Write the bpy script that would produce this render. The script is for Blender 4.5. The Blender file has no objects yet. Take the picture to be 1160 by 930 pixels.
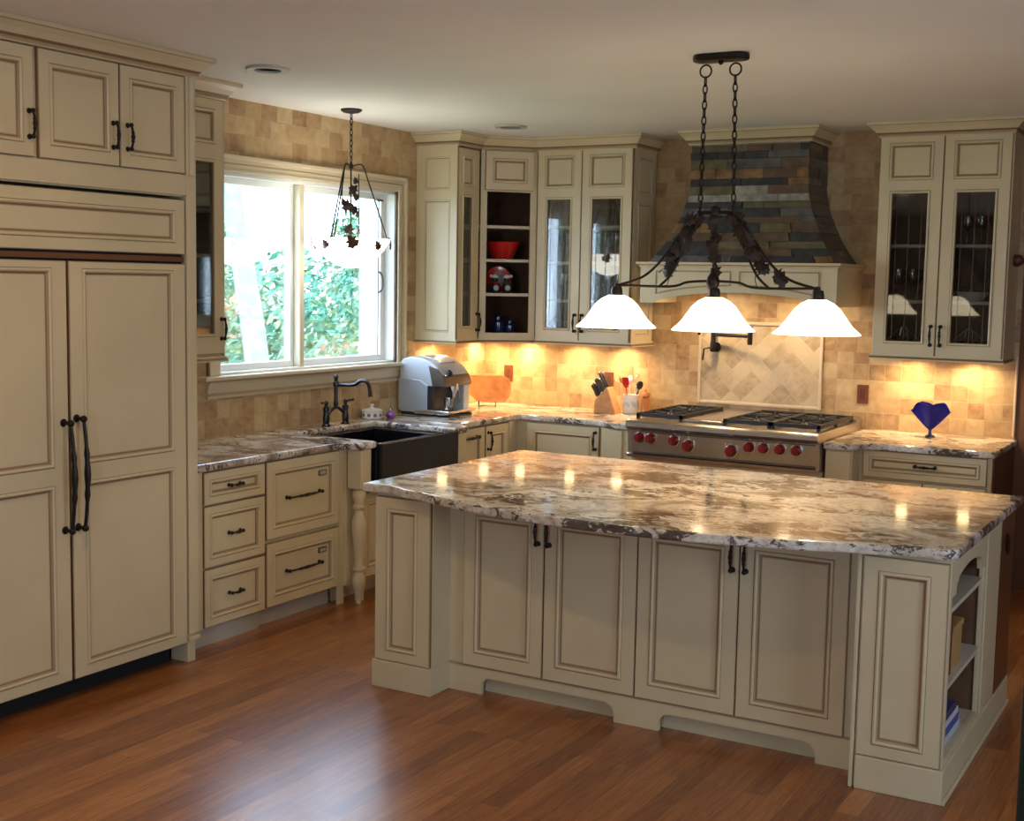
import bpy, math, random
from mathutils import Vector, Matrix
random.seed(7)
SC = bpy.context.scene
COL = SC.collection
V = Vector
PI = math.pi

# ------------------------------------------------------------------ materials
def nt(name):
    m = bpy.data.materials.new(name); m.use_nodes = True
    t = m.node_tree; b = t.nodes['Principled BSDF']
    return m, t, b
def lk(t, a, b): t.links.new(a, b)
def N(t, typ, **kw):
    n = t.nodes.new(typ)
    for k, v in kw.items():
        if k.startswith('i_'):
            key = k[2:]
            n.inputs[int(key) if key.isdigit() else key].default_value = v
        else: setattr(n, k, v)
    return n
def rgb(c): return (c[0], c[1], c[2], 1)
def ramp(t, stops, interp='LINEAR'):
    r = t.nodes.new('ShaderNodeValToRGB'); e = r.color_ramp; e.interpolation = interp
    while len(e.elements) < len(stops): e.elements.new(.5)
    for el, (p, c) in zip(e.elements, stops): el.position = p; el.color = rgb(c) if len(c) == 3 else c
    return r
def mat(name, c, rough=.5, metal=0, coat=0, noise=0, nscale=8, emit=None, es=0, spec=.5, bump=0, bscale=60):
    m, t, b = nt(name)
    b.inputs['Base Color'].default_value = rgb(c); b.inputs['Roughness'].default_value = rough
    b.inputs['Metallic'].default_value = metal; b.inputs['Coat Weight'].default_value = coat
    b.inputs['Specular IOR Level'].default_value = spec
    if noise or bump:
        tc = N(t, 'ShaderNodeNewGeometry')
    if noise:
        n = N(t, 'ShaderNodeTexNoise', i_Scale=nscale, i_Detail=4.); lk(t, tc.outputs['Position'], n.inputs['Vector'])
        r = ramp(t, [(.3, tuple(x*(1-noise) for x in c)), (.7, tuple(min(1, x*(1+noise)) for x in c))])
        lk(t, n.outputs['Fac'], r.inputs['Fac']); lk(t, r.outputs['Color'], b.inputs['Base Color'])
    if bump:
        n = N(t, 'ShaderNodeTexNoise', i_Scale=bscale, i_Detail=3.); lk(t, tc.outputs['Position'], n.inputs['Vector'])
        bp = N(t, 'ShaderNodeBump', i_Strength=bump, i_Distance=.002); lk(t, n.outputs['Fac'], bp.inputs['Height']); lk(t, bp.outputs['Normal'], b.inputs['Normal'])
    if emit:
        b.inputs['Emission Color'].default_value = rgb(emit); b.inputs['Emission Strength'].default_value = es
    return m
def glass(name, tint=(1, 1, 1), refl=.12, rough=0.0, haze=0):
    m = bpy.data.materials.new(name); m.use_nodes = True; t = m.node_tree
    t.nodes.clear()
    o = N(t, 'ShaderNodeOutputMaterial'); mx = N(t, 'ShaderNodeMixShader'); tr = N(t, 'ShaderNodeBsdfTransparent'); g = N(t, 'ShaderNodeBsdfGlossy')
    tr.inputs['Color'].default_value = rgb(tint); g.inputs['Roughness'].default_value = rough
    lw = N(t, 'ShaderNodeLayerWeight', i_Blend=.35)
    ma = N(t, 'ShaderNodeMath', operation='MULTIPLY_ADD'); ma.inputs[1].default_value = .6; ma.inputs[2].default_value = refl; ma.use_clamp = True
    lk(t, lw.outputs['Fresnel'], ma.inputs[0]); lk(t, ma.outputs[0], mx.inputs[0])
    lk(t, tr.outputs[0], mx.inputs[1]); lk(t, g.outputs[0], mx.inputs[2]); lk(t, mx.outputs[0], o.inputs[0])
    return m

CREAM = mat('painted_cream', (.65, .54, .33), .38, noise=.05, nscale=3, bump=.12, bscale=90)
GLAZE = mat('brown_glaze', (.24, .14, .06), .5)
GLAZE2 = mat('soft_glaze', (.42, .30, .17), .45)
BEIGE = mat('toe_paint', (.50, .46, .38), .45)
CAB_IN = mat('cabinet_interior', (.17, .085, .042), .5, noise=.15, nscale=20)
SHELFW = mat('shelf_paint', (.62, .54, .42), .4)
IRON = mat('oil_rubbed_bronze', (.022, .014, .010), .42, metal=.6)
IRONB = mat('bronze_leaf', (.03, .018, .012), .5, metal=.4)
FAUC = mat('aged_bronze', (.05, .045, .045), .28, metal=.9)
STEEL = mat('brushed_steel', (.56, .52, .47), .30, metal=1, bump=.1, bscale=200)
STEELD = mat('dark_steel', (.16, .13, .11), .35, metal=.8)
CHROME = mat('chrome', (.75, .77, .8), .15, metal=1)
SILVERP = mat('silver_plastic', (.62, .70, .78), .30, metal=.35, coat=.3)
GREYP = mat('grey_plastic', (.42, .47, .55), .35, metal=.3)
DARKP = mat('black_plastic', (.02, .022, .03), .3)
CASTI = mat('cast_iron', (.02, .018, .017), .55)
REDK = mat('red_knob', (.22, .008, .012), .25, coat=.5)
BLACK = mat('black_void', (.008, .007, .007), .8)
SINKM = mat('black_fireclay', (.008, .007, .010), .25)
CEIL = mat('ceiling_paint', (.84, .81, .75), .9, noise=.03, nscale=1.5)
BROWNW = mat('brown_wall_paint', (.16, .07, .03), .7)
WALLP = mat('tan_wall_paint', (.38, .27, .16), .85)
WHITE_P = mat('white_porcelain', (.8, .78, .74), .15, coat=.5)
REDC = mat('red_ceramic', (.55, .012, .010), .2, coat=.4)
BLUEG = mat('cobalt_glass', (.004, .006, .20), .2, spec=.25)
DBLUE = mat('dark_blue_glass', (.01, .02, .09), .1, coat=.5)
PURP = mat('purple_glass', (.16, .02, .22), .1, coat=.6)
ORANGE = mat('onyx_board', (.75, .30, .10), .25, noise=.25, nscale=14, coat=.4)
WOODL = mat('light_wood', (.52, .27, .11), .45, noise=.15, nscale=30)
WOODO = mat('orange_wood', (.48, .17, .05), .35, noise=.2, nscale=25)
WOODD = mat('dark_wood', (.10, .035, .014), .4, noise=.25, nscale=10)
SHADE = mat('lit_opal_shade', (.9, .85, .72), .3, emit=(1, .82, .56), es=2.6)
BOWLM = mat('lit_opal_bowl', (.95, .93, .88), .3, emit=(1, .95, .84), es=5.0)
BULB = mat('lit_bulb', (1, 1, 1), .3, emit=(1, .74, .42), es=80)
PUCK = mat('lit_puck', (1, 1, 1), .3, emit=(1, .72, .36), es=12)
PLATE = mat('copper_plate', (.20, .065, .03), .4, metal=.4)
FOAMW = mat('window_vinyl', (.82, .82, .78), .4)
CASING = mat('casing_paint', (.66, .56, .38), .35)
ROPE = mat('stone_trim', (.62, .50, .34), .45)
PANE = glass('window_pane', (1, 1, 1), .06)
CGLASS = glass('cabinet_pane', (.80, .82, .80), .05, rough=.03)
CLEAR = glass('clear_stemware', (.86, .89, .92), .22)
GREENF = mat('dark_green_fabric', (.012, .022, .012), .9)
BARK = mat('pale_bark', (.34, .38, .38), .9, noise=.25, nscale=6)
LEAFG = mat('leaf_green', (.10, .27, .16), .6)
LEAFY = mat('leaf_yellow', (.38, .45, .20), .6)
LEAFO = mat('leaf_rust', (.50, .24, .14), .6)
GRASS = mat('lawn', (.10, .20, .08), .9, noise=.3, nscale=5)

def mat_tile(name, axis, diamond=False):
    m, t, b = nt(name)
    g = N(t, 'ShaderNodeNewGeometry'); s = N(t, 'ShaderNodeSeparateXYZ'); c = N(t, 'ShaderNodeCombineXYZ')
    lk(t, g.outputs['Position'], s.inputs[0]); lk(t, s.outputs[axis], c.inputs[0]); lk(t, s.outputs[2], c.inputs[1])
    vec = c.outputs[0]
    if diamond:
        mp = N(t, 'ShaderNodeMapping'); mp.inputs['Rotation'].default_value = (0, 0, PI/4); lk(t, vec, mp.inputs[0]); vec = mp.outputs[0]
    def brick(w, h, off):
        k = N(t, 'ShaderNodeTexBrick', offset=off, i_Scale=1.)
        for n_, v_ in (('Mortar Size', .0022), ('Mortar Smooth', .6), ('Brick Width', w), ('Row Height', h), ('Bias', 0.)): k.inputs[n_].default_value = v_
        k.inputs['Color1'].default_value = (0, 0, 0, 1); k.inputs['Color2'].default_value = (1, 1, 1, 1); k.inputs['Mortar'].default_value = (.5, .5, .5, 1)
        lk(t, vec, k.inputs['Vector']); return k
    if diamond: k1 = k2 = brick(.098, .098, 0)
    else: k1 = brick(.102, .102, 0); k2 = brick(.135, .1, .42)
    gt = N(t, 'ShaderNodeMath', operation='GREATER_THAN'); gt.inputs[1].default_value = 1.40; lk(t, s.outputs[2], gt.inputs[0])
    mc = N(t, 'ShaderNodeMix', data_type='RGBA'); lk(t, gt.outputs[0], mc.inputs[0]); lk(t, k1.outputs['Color'], mc.inputs[6]); lk(t, k2.outputs['Color'], mc.inputs[7])
    mf = N(t, 'ShaderNodeMix'); lk(t, gt.outputs[0], mf.inputs[0]); lk(t, k1.outputs['Fac'], mf.inputs[2]); lk(t, k2.outputs['Fac'], mf.inputs[3])
    n = N(t, 'ShaderNodeTexNoise', i_Scale=14., i_Detail=6., i_Roughness=.6, i_Distortion=.6); lk(t, g.outputs['Position'], n.inputs['Vector'])
    ad = N(t, 'ShaderNodeMath', operation='MULTIPLY_ADD'); lk(t, mc.outputs[2], ad.inputs[0]); ad.inputs[1].default_value = .55
    sc = N(t, 'ShaderNodeMath', operation='MULTIPLY_ADD'); lk(t, n.outputs['Fac'], sc.inputs[0]); sc.inputs[1].default_value = 1.1; sc.inputs[2].default_value = -.32
    lk(t, sc.outputs[0], ad.inputs[2])
    if diamond: st = [(0, (.28, .20, .115)), (.3, (.46, .34, .20)), (.65, (.60, .47, .30)), (1, (.50, .41, .28))]
    else: st = [(0, (.24, .125, .055)), (.35, (.42, .265, .125)), (.7, (.54, .38, .19)), (1, (.62, .47, .27))]
    r = ramp(t, st); lk(t, ad.outputs[0], r.inputs[0])
    mm = N(t, 'ShaderNodeMix', data_type='RGBA'); lk(t, mf.outputs[0], mm.inputs[0]); lk(t, r.outputs[0], mm.inputs[6]); mm.inputs[7].default_value = (.60, .47, .30, 1) if diamond else (.50, .36, .20, 1)
    lk(t, mm.outputs[2], b.inputs['Base Color']); b.inputs['Roughness'].default_value = .42
    bp = N(t, 'ShaderNodeBump', i_Strength=.5, i_Distance=.004, invert=True)
    a2 = N(t, 'ShaderNodeMath', operation='MULTIPLY_ADD'); lk(t, n.outputs['Fac'], a2.inputs[0]); a2.inputs[1].default_value = .3; lk(t, mf.outputs[0], a2.inputs[2])
    lk(t, a2.outputs[0], bp.inputs['Height']); lk(t, bp.outputs[0], b.inputs['Normal'])
    return m
TILEX = mat_tile('travertine_left', 1); TILEY = mat_tile('travertine_back', 0); DIAM = mat_tile('travertine_diamond', 0, True)

def mat_floor():
    m, t, b = nt('oak_floor')
    g = N(t, 'ShaderNodeNewGeometry'); s = N(t, 'ShaderNodeSeparateXYZ'); c = N(t, 'ShaderNodeCombineXYZ')
    lk(t, g.outputs['Position'], s.inputs[0]); lk(t, s.outputs[1], c.inputs[0]); lk(t, s.outputs[0], c.inputs[1])
    k = N(t, 'ShaderNodeTexBrick', offset=.37, i_Scale=1.)
    for n_, v_ in (('Mortar Size', .0009), ('Mortar Smooth', .3), ('Brick Width', .95), ('Row Height', .083)): k.inputs[n_].default_value = v_
    k.inputs['Color1'].default_value = (0, 0, 0, 1); k.inputs['Color2'].default_value = (1, 1, 1, 1); k.inputs['Mortar'].default_value = (.4, .4, .4, 1)
    lk(t, c.outputs[0], k.inputs['Vector'])
    mp = N(t, 'ShaderNodeMapping'); mp.inputs['Scale'].default_value = (1.2, 16, 1); lk(t, c.outputs[0], mp.inputs[0])
    n = N(t, 'ShaderNodeTexNoise', i_Scale=3., i_Detail=8., i_Roughness=.65, i_Distortion=1.2); lk(t, mp.outputs[0], n.inputs['Vector'])
    ad = N(t, 'ShaderNodeMath', operation='MULTIPLY_ADD'); lk(t, k.outputs['Color'], ad.inputs[0]); ad.inputs[1].default_value = .38
    sc = N(t, 'ShaderNodeMath', operation='MULTIPLY_ADD'); lk(t, n.outputs['Fac'], sc.inputs[0]); sc.inputs[1].default_value = 1.25; sc.inputs[2].default_value = -.31; lk(t, sc.outputs[0], ad.inputs[2])
    r = ramp(t, [(0, (.08, .018, .004)), (.35, (.25, .068, .014)), (.65, (.40, .135, .030)), (1, (.58, .25, .075))]); lk(t, ad.outputs[0], r.inputs[0])
    mm = N(t, 'ShaderNodeMix', data_type='RGBA'); lk(t, k.outputs['Fac'], mm.inputs[0]); lk(t, r.outputs[0], mm.inputs[6]); mm.inputs[7].default_value = (.07, .025, .01, 1)
    lk(t, mm.outputs[2], b.inputs['Base Color']); b.inputs['Roughness'].default_value = .36; b.inputs['Coat Weight'].default_value = .55; b.inputs['Coat Roughness'].default_value = .24
    bp = N(t, 'ShaderNodeBump', i_Strength=.25, i_Distance=.0015); lk(t, n.outputs['Fac'], bp.inputs['Height']); lk(t, bp.outputs[0], b.inputs['Normal'])
    return m
OAK = mat_floor()

def mat_granite():
    m, t, b = nt('granite')
    g = N(t, 'ShaderNodeNewGeometry')
    mp = N(t, 'ShaderNodeMapping'); mp.inputs['Scale'].default_value = (1, 1.7, 1.6); mp.inputs['Rotation'].default_value = (0, 0, -.10); lk(t, g.outputs['Position'], mp.inputs[0])
    n1 = N(t, 'ShaderNodeTexNoise', i_Scale=2.0, i_Detail=5., i_Roughness=.6, i_Distortion=1.1); mq = N(t, 'ShaderNodeMapping'); mq.inputs['Scale'].default_value = (1.3, .85, 1); lk(t, mp.outputs[0], mq.inputs[0]); lk(t, mq.outputs[0], n1.inputs['Vector'])
    r1 = ramp(t, [(.28, (.26, .17, .12)), (.38, (.44, .34, .27)), (.45, (.66, .58, .48)), (.55, (.80, .74, .64)), (.66, (.68, .55, .40)), (.78, (.42, .26, .15))]); lk(t, n1.outputs['Fac'], r1.inputs[0])
    n2 = N(t, 'ShaderNodeTexNoise', i_Scale=11., i_Detail=10., i_Roughness=.72, i_Distortion=1.6); lk(t, mp.outputs[0], n2.inputs['Vector'])
    n3 = N(t, 'ShaderNodeTexNoise', i_Scale=2.6, i_Detail=3., i_Roughness=.5, i_Distortion=.8); 
    mp3 = N(t, 'ShaderNodeMapping'); mp3.inputs['Location'].default_value = (3.2, 1.1, 0); lk(t, mp.outputs[0], mp3.inputs[0]); lk(t, mp3.outputs[0], n3.inputs['Vector'])
    a = N(t, 'ShaderNodeMath', operation='MULTIPLY_ADD'); lk(t, n3.outputs['Fac'], a.inputs[0]); a.inputs[1].default_value = .75; lk(t, n2.outputs['Fac'], a.inputs[2])
    rd = ramp(t, [(.93, (0, 0, 0)), (1.0, (1, 1, 1))]); lk(t, a.outputs[0], rd.inputs[0])
    sub = N(t, 'ShaderNodeMath', operation='SUBTRACT'); lk(t, a.outputs[0], sub.inputs[0]); sub.inputs[1].default_value = .14
    rd2 = ramp(t, [(.765, (0, 0, 0)), (.80, (.9, .9, .9))]); lk(t, sub.outputs[0], rd2.inputs[0])
    dk = N(t, 'ShaderNodeMix', data_type='RGBA'); lk(t, rd2.outputs[0], dk.inputs[0]); lk(t, r1.outputs[0], dk.inputs[6]); dk.inputs[7].default_value = (.055, .030, .022, 1)
    n4 = N(t, 'ShaderNodeTexNoise', i_Scale=45., i_Detail=4.); lk(t, mp.outputs[0], n4.inputs['Vector'])
    r4 = ramp(t, [(.36, (.55, .5, .46)), (.55, (1, 1, 1))]); lk(t, n4.outputs['Fac'], r4.inputs[0])
    ml = N(t, 'ShaderNodeMix', data_type='RGBA', blend_type='MULTIPLY'); ml.inputs[0].default_value = .6; lk(t, dk.outputs[2], ml.inputs[6]); lk(t, r4.outputs[0], ml.inputs[7])
    lk(t, ml.outputs[2], b.inputs['Base Color']); b.inputs['Roughness'].default_value = .09; b.inputs['Specular IOR Level'].default_value = .42
    return m
GRAN = mat_granite()
def mat_siding():
    m, t, b = nt('pale_siding')
    g = N(t, 'ShaderNodeNewGeometry'); w = N(t, 'ShaderNodeTexWave', wave_type='BANDS', bands_direction='Z', wave_profile='SAW', i_Scale=2.2); lk(t, g.outputs['Position'], w.inputs['Vector'])
    r = ramp(t, [(0, (.3, .32, .38)), (.1, (.62, .60, .66)), (1, (.68, .66, .70))]); lk(t, w.outputs['Fac'], r.inputs[0]); lk(t, r.outputs[0], b.inputs['Base Color'])
    return m
SIDING = mat_siding()
SLATE = [mat('slate_charcoal', (.035, .035, .038), .27, noise=.4, nscale=18, bump=.5, bscale=40),
         mat('slate_grey', (.10, .095, .09), .27, noise=.4, nscale=18, bump=.5, bscale=40),
         mat('slate_rust', (.20, .105, .04), .33, noise=.5, nscale=18, bump=.5, bscale=40),
         mat('slate_olive', (.12, .098, .045), .3, noise=.4, nscale=18, bump=.5, bscale=40),
         mat('slate_brown', (.11, .065, .04), .3, noise=.4, nscale=18, bump=.5, bscale=40),
         mat('slate_light', (.28, .25, .20), .3, noise=.4, nscale=18, bump=.5, bscale=40)]

# ------------------------------------------------------------------ mesh helpers
class MB:
    def __init__(s): s.v = []; s.f = []; s.m = []
    def face(s, pts, m=0):
        i = len(s.v); s.v += [V(p) for p in pts]; s.f.append(list(range(i, i+len(pts)))); s.m.append(m)
    def idx(s, f, m=0): s.f.append(f); s.m.append(m)
    def box(s, x0, x1, y0, y1, z0, z1, m=0):
        i = len(s.v)
        for z in (z0, z1):
            for x, y in ((x0, y0), (x1, y0), (x1, y1), (x0, y1)): s.v.append(V((x, y, z)))
        for f in ((0, 3, 2, 1), (4, 5, 6, 7), (0, 1, 5, 4), (1, 2, 6, 5), (2, 3, 7, 6), (3, 0, 4, 7)): s.idx([i+k for k in f], m)
        return s
    def prism(s, poly, a, b, P=None, m=0):
        """poly: 2D points; P(u,v,w)->3D, extruded w from a to b"""
        P = P or (lambda u, v, w: (u, v, w)); n = len(poly); i = len(s.v)
        for w in (a, b):
            for u, v in poly: s.v.append(V(P(u, v, w)))
        s.idx([i+k for k in range(n)][::-1], m); s.idx([i+n+k for k in range(n)], m)
        for k in range(n):
            j = (k+1) % n; s.idx([i+k, i+j, i+n+j, i+n+k], m)
        return s
    def lathe(s, prof, c, n=24, m=0, axis=V((0, 0, 1)), sx=1, sy=1, caps=True):
        axis = V(axis).normalized(); a = axis.orthogonal().normalized() if abs(axis.z) < .99 else V((1, 0, 0)); b = axis.cross(a); c = V(c)
        i = len(s.v)
        for r, z in prof:
            for k in range(n):
                t = 2*PI*k/n; s.v.append(c+axis*z+a*(r*sx*math.cos(t))+b*(r*sy*math.sin(t)))
        for q in range(len(prof)-1):
            for k in range(n):
                j = (k+1) % n; s.idx([i+q*n+k, i+q*n+j, i+(q+1)*n+j, i+(q+1)*n+k], m)
        if caps:
            if prof[0][0] > 1e-5: s.idx([i+k for k in range(n)][::-1], m)
            if prof[-1][0] > 1e-5: s.idx([i+(len(prof)-1)*n+k for k in range(n)], m)
        return s
    def ball(s, c, r, n=12, m=0, sz=1):
        return s.lathe([(max(1e-4, r*math.sin(PI*k/8)), -r*sz*math.cos(PI*k/8)) for k in range(9)], c, n, m)
    def tube(s, pts, r, n=8, m=0, closed=False, smooth=0):
        pts = [V(p) for p in pts]
        rs = r if isinstance(r, (list, tuple)) else [r]*len(pts)
        if smooth:
            P2 = []; R2 = []
            L = len(pts)
            for k in range(L-1):
                p0, p1, p2, p3 = pts[max(0, k-1)], pts[k], pts[k+1], pts[min(L-1, k+2)]
                for q in range(smooth):
                    u = q/smooth
                    P2.append(.5*((2*p1)+(p2-p0)*u+(2*p0-5*p1+4*p2-p3)*u*u+(3*p1-p0-3*p2+p3)*u**3)); R2.append(rs[k]*(1-u)+rs[k+1]*u)
            P2.append(pts[-1]); R2.append(rs[-1]); pts, rs = P2, R2
        i = len(s.v); L = len(pts); up = None
        for k, p in enumerate(pts):
            if closed: d = (pts[(k+1) % L]-pts[k-1]).normalized()
            else: d = (pts[min(L-1, k+1)]-pts[max(0, k-1)]).normalized()
            if up is None: up = d.orthogonal().normalized()
            up = (up-d*up.dot(d)); up = up.normalized() if up.length > 1e-6 else d.orthogonal().normalized()
            w = d.cross(up)
            for q in range(n):
                t = 2*PI*q/n; s.v.append(p+up*(rs[k]*math.cos(t))+w*(rs[k]*math.sin(t)))
        for k in range(L if closed else L-1):
            kk = (k+1) % L
            for q in range(n):
                j = (q+1) % n; s.idx([i+k*n+q, i+k*n+j, i+kk*n+j, i+kk*n+q], m)
        if not closed:
            s.idx([i+q for q in range(n)][::-1], m); s.idx([i+(L-1)*n+q for q in range(n)], m)
        return s

LOC = {}
def root_loc(o):
    return LOC.get(o.name, V((0, 0, 0)))
def obj(name, mb, mats, parent=None, smooth=False, bevel=0, kind=None, label=None, seg=2):
    me = bpy.data.meshes.new(name)
    if parent is not None: L = root_loc(parent)
    else:
        xs = [p.x for p in mb.v]; ys = [p.y for p in mb.v]; zs = [p.z for p in mb.v]
        L = V(((min(xs)+max(xs))/2, (min(ys)+max(ys))/2, min(zs)))
    me.from_pydata([tuple(p-L) for p in mb.v], [], mb.f)
    if not isinstance(mats, (list, tuple)): mats = [mats]
    for m in mats: me.materials.append(m)
    for p, mi in zip(me.polygons, mb.m): p.material_index = mi; p.use_smooth = bool(smooth)
    import bmesh
    bm = bmesh.new(); bm.from_mesh(me); bmesh.ops.recalc_face_normals(bm, faces=bm.faces)
    bm.to_mesh(me); bm.free()
    if smooth: me.set_sharp_from_angle(angle=math.radians(38))
    me.update()
    o = bpy.data.objects.new(name, me); COL.objects.link(o)
    if parent is not None: o.parent = parent
    else: o.location = L
    LOC[o.name] = L
    if bevel:
        md = o.modifiers.new('Bevel', 'BEVEL'); md.width = bevel; md.segments = seg; md.limit_method = 'ANGLE'; md.angle_limit = math.radians(40)
    if kind: o['kind'] = kind
    if label: o['label'] = label
    return o
def tag(o, label, cat, group=None):
    o['label'] = label; o['category'] = cat
    if group: o['group'] = group
    return o
def thing(name, label, cat, loc=(0, 0, 0), group=None):
    o = bpy.data.objects.new(name, None); COL.objects.link(o); o.location = loc; o.empty_display_size = .05
    LOC[o.name] = V(loc); return tag(o, label, cat, group)
def dup(root, d, label=None, rz=0, group=None, scale=None):
    r = root.copy(); COL.objects.link(r); r.location = V(root.location)+V(d); r.rotation_euler = (0, 0, rz)
    if scale: r.scale = scale
    if label: r['label'] = label
    if group: r['group'] = group
    for ch in root.children:
        c = ch.copy(); COL.objects.link(c); c.parent = r
        for g in ch.children:
            e = g.copy(); COL.objects.link(e); e.parent = c
    return r
def struct(name, mb, mats, parent=None, **kw): return obj(name, mb, mats, parent, kind='structure' if parent is None else None, **kw)

CM = [CREAM, GLAZE, GLAZE2]
def bead(panel_h=-.011):
    # inset, height, material of band that ends here
    return [(.002, -.0015, 1), (.005, .0045, 0), (.011, .0055, 0), (.016, .001, 0), (.021, -.009, 2), (.0245, panel_h, 1), (.029, panel_h+.001, 2)]
def door_mesh(O, U, Nn, w, h, panels, t=.02, mb=None, prof=None):
    """panels: (u0,u1,v0,v1,'panel'|'glass'|'open')"""
    mb = mb or MB(); O, U, Nn = V(O), V(U).normalized(), V(Nn).normalized(); Z = V((0, 0, 1))
    P = lambda u, v, n: O+U*u+Z*v+Nn*n
    def ringq(r0, h0, r1, h1, m):
        a = [(r0[0], r0[2]), (r0[1], r0[2]), (r0[1], r0[3]), (r0[0], r0[3])]; b = [(r1[0], r1[2]), (r1[1], r1[2]), (r1[1], r1[3]), (r1[0], r1[3])]
        for k in range(4):
            j = (k+1) % 4; mb.face([P(*a[k], h0), P(*a[j], h0), P(*b[j], h1), P(*b[k], h1)], m)
    full = (0, w, 0, h); e = .0035
    ringq(full, 0, full, t-.003, 1); ringq(full, t-.003, (e, w-e, e, h-e), t, 2)
    panels = sorted(panels, key=lambda q: q[2])
    prof = prof or bead()
    holes = any(q[4] != 'panel' for q in panels)
    for k, (u0, u1, v0, v1, kd) in enumerate(panels):
        c0 = e if k == 0 else (panels[k-1][3]+v0)/2; c1 = h-e if k == len(panels)-1 else (v1+panels[k+1][2])/2
        r = (u0, u1, v0, v1); ringq((e, w-e, c0, c1), t, r, t, 0)
        ph = t; pr = r
        for ins, hh, m in prof:
            if kd != 'panel' and hh < -.004: break
            nr = (u0+ins, u1-ins, v0+ins, v1-ins); ringq(pr, ph, nr, t+hh, m); pr, ph = nr, t+hh
        if kd == 'panel':
            mb.face([P(pr[0], pr[2], ph), P(pr[1], pr[2], ph), P(pr[1], pr[3], ph), P(pr[0], pr[3], ph)], 0)
        else: ringq(pr, ph, pr, 0, 2)
        if holes:
            b0 = 0 if k == 0 else c0; b1 = h if k == len(panels)-1 else c1
            if kd == 'panel': mb.face([P(0, b0, 0), P(w, b0, 0), P(w, b1, 0), P(0, b1, 0)], 0)
            else: ringq((0, w, b0, b1), 0, pr, 0, 0)
    if not holes: mb.face([P(0, 0, 0), P(w, 0, 0), P(w, h, 0), P(0, h, 0)], 0)
    return mb
def simple(w, h, fr=.055): return [(fr, w-fr, fr, h-fr, 'panel')]
def pull(parent, C, D, Nn, L, r=.005, proj=.03, name='handle', label=None):
    """iron pull centred at C, along D, standing off along Nn"""
    C, D, Nn = V(C), V(D).normalized(), V(Nn).normalized(); mb = MB(); h = L/2
    for s in (-1, 1):
        e = C+D*(h*s)
        mb.lathe([(r*1.9, 0), (r*1.9, .003), (r*.9, .006), (r*.9, proj*.75)], e, 10, axis=Nn)
        mb.ball(e+Nn*(proj*.8), r*1.7, 10)
    pts = []; rs = []
    for k in range(17):
        q = -1+2*k/16
        pts.append(C+D*(h*q)+Nn*(proj*(.8+.35*(1-q*q)))); b = abs(q)
        rs.append(r*(.85+.75*math.exp(-(q/.22)**2)+.5*math.exp(-((b-.38)/.05)**2)))
    mb.tube(pts, rs, 8)
    return obj(name, mb, IRON, parent, smooth=True, label=label)
def sweep(mb, path, prof, m=0, mats=None):
    """path: 2D (x,y) list; prof: (offset to the right-hand outward side, z)"""
    P = [V((x, y)) for x, y in path]; L = len(P); rows = []
    for k in range(L):
        d0 = (P[k]-P[k-1]).normalized() if k else None; d1 = (P[k+1]-P[k]).normalized() if k < L-1 else None
        n0 = V((d0.y, -d0.x)) if d0 else None; n1 = V((d1.y, -d1.x)) if d1 else None
        if n0 is None: n = n1
        elif n1 is None: n = n0
        else: n = (n0+n1); n = n/(n.dot(n0)) if abs(n.dot(n0)) > 1e-6 else n0
        rows.append([V((P[k].x+n.x*o, P[k].y+n.y*o, z)) for o, z in prof])
    i = len(mb.v); q = len(prof)
    for r in rows: mb.v += r
    for k in range(L-1):
        for j in range(q):
            jj = (j+1) % q; mb.idx([i+k*q+j, i+(k+1)*q+j, i+(k+1)*q+jj, i+k*q+jj], (mats[j] if mats else m))
    mb.idx([i+j for j in range(q)], m); mb.idx([i+(L-1)*q+j for j in range(q)][::-1], m)
    return mb
H = 2.79
CROWN = [(-.01, 2.70), (.004, 2.70), (.012, 2.706), (.012, 2.718), (.022, 2.728), (.040, 2.750), (.062, 2.768), (.068, 2.772), (.068, 2.7885), (-.01, 2.7885)]
CROWNM = [0, 0, 2, 1, 0, 0, 2, 0, 0, 0]
def crown(parent, path, name='crown_molding'):
    return obj(name, sweep(MB(), path, CROWN, mats=CROWNM), CM, parent)
def rail(parent, path, z=1.385, name='light_rail'):
    pr = [(-.012, z), (.012, z), (.014, z+.008), (.006, z+.020), (.006, z+.03), (-.012, z+.03)]
    return obj(name, sweep(MB(), path, pr, mats=[0, 0, 1, 0, 0, 0]), CM, parent)
XA, YA = V((1, 0, 0)), V((0, 1, 0)); ZA = V((0, 0, 1))

# ------------------------------------------------------------------ room shell
XR, YN, T = 7.2, -3.2, .14
YB = 7.352
struct('floor', MB().box(-.15, XR+.15, YN-.15, YB+.15, -.12, 0), OAK)
struct('ceiling', MB().box(-.15, XR+.15, YN-.15, YB+.15, H, H+.15), CEIL)
WY0, WY1, WZ0, WZ1 = 4.50, 6.19, 1.262, 2.385
def wall_x(name, x0, x1, y0, y1, holes, m):
    mb = MB(); ys = y0
    for a, b, c, d in sorted(holes):
        mb.box(x0, x1, ys, a, 0, H); mb.box(x0, x1, a, b, 0, c); mb.box(x0, x1, a, b, d, H); ys = b
    mb.box(x0, x1, ys, y1, 0, H); return struct(name, mb, m)
wall_x('wall_left', -.15, 0, YN, YB, [(WY0, WY1, WZ0, WZ1)], TILEX)
wall_x('wall_right', XR, XR+.15, YN, YB, [(1.5, 2.7, 1.0, 2.1)], WALLP)
mb = MB().box(-.15, 3.748, YB, YB+.15, 0, H); struct('wall_back', mb, TILEY)
struct('wall_back_side', MB().box(3.748, XR+.15, YB, YB+.15, 0, H), BROWNW)
mb = MB(); 
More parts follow.
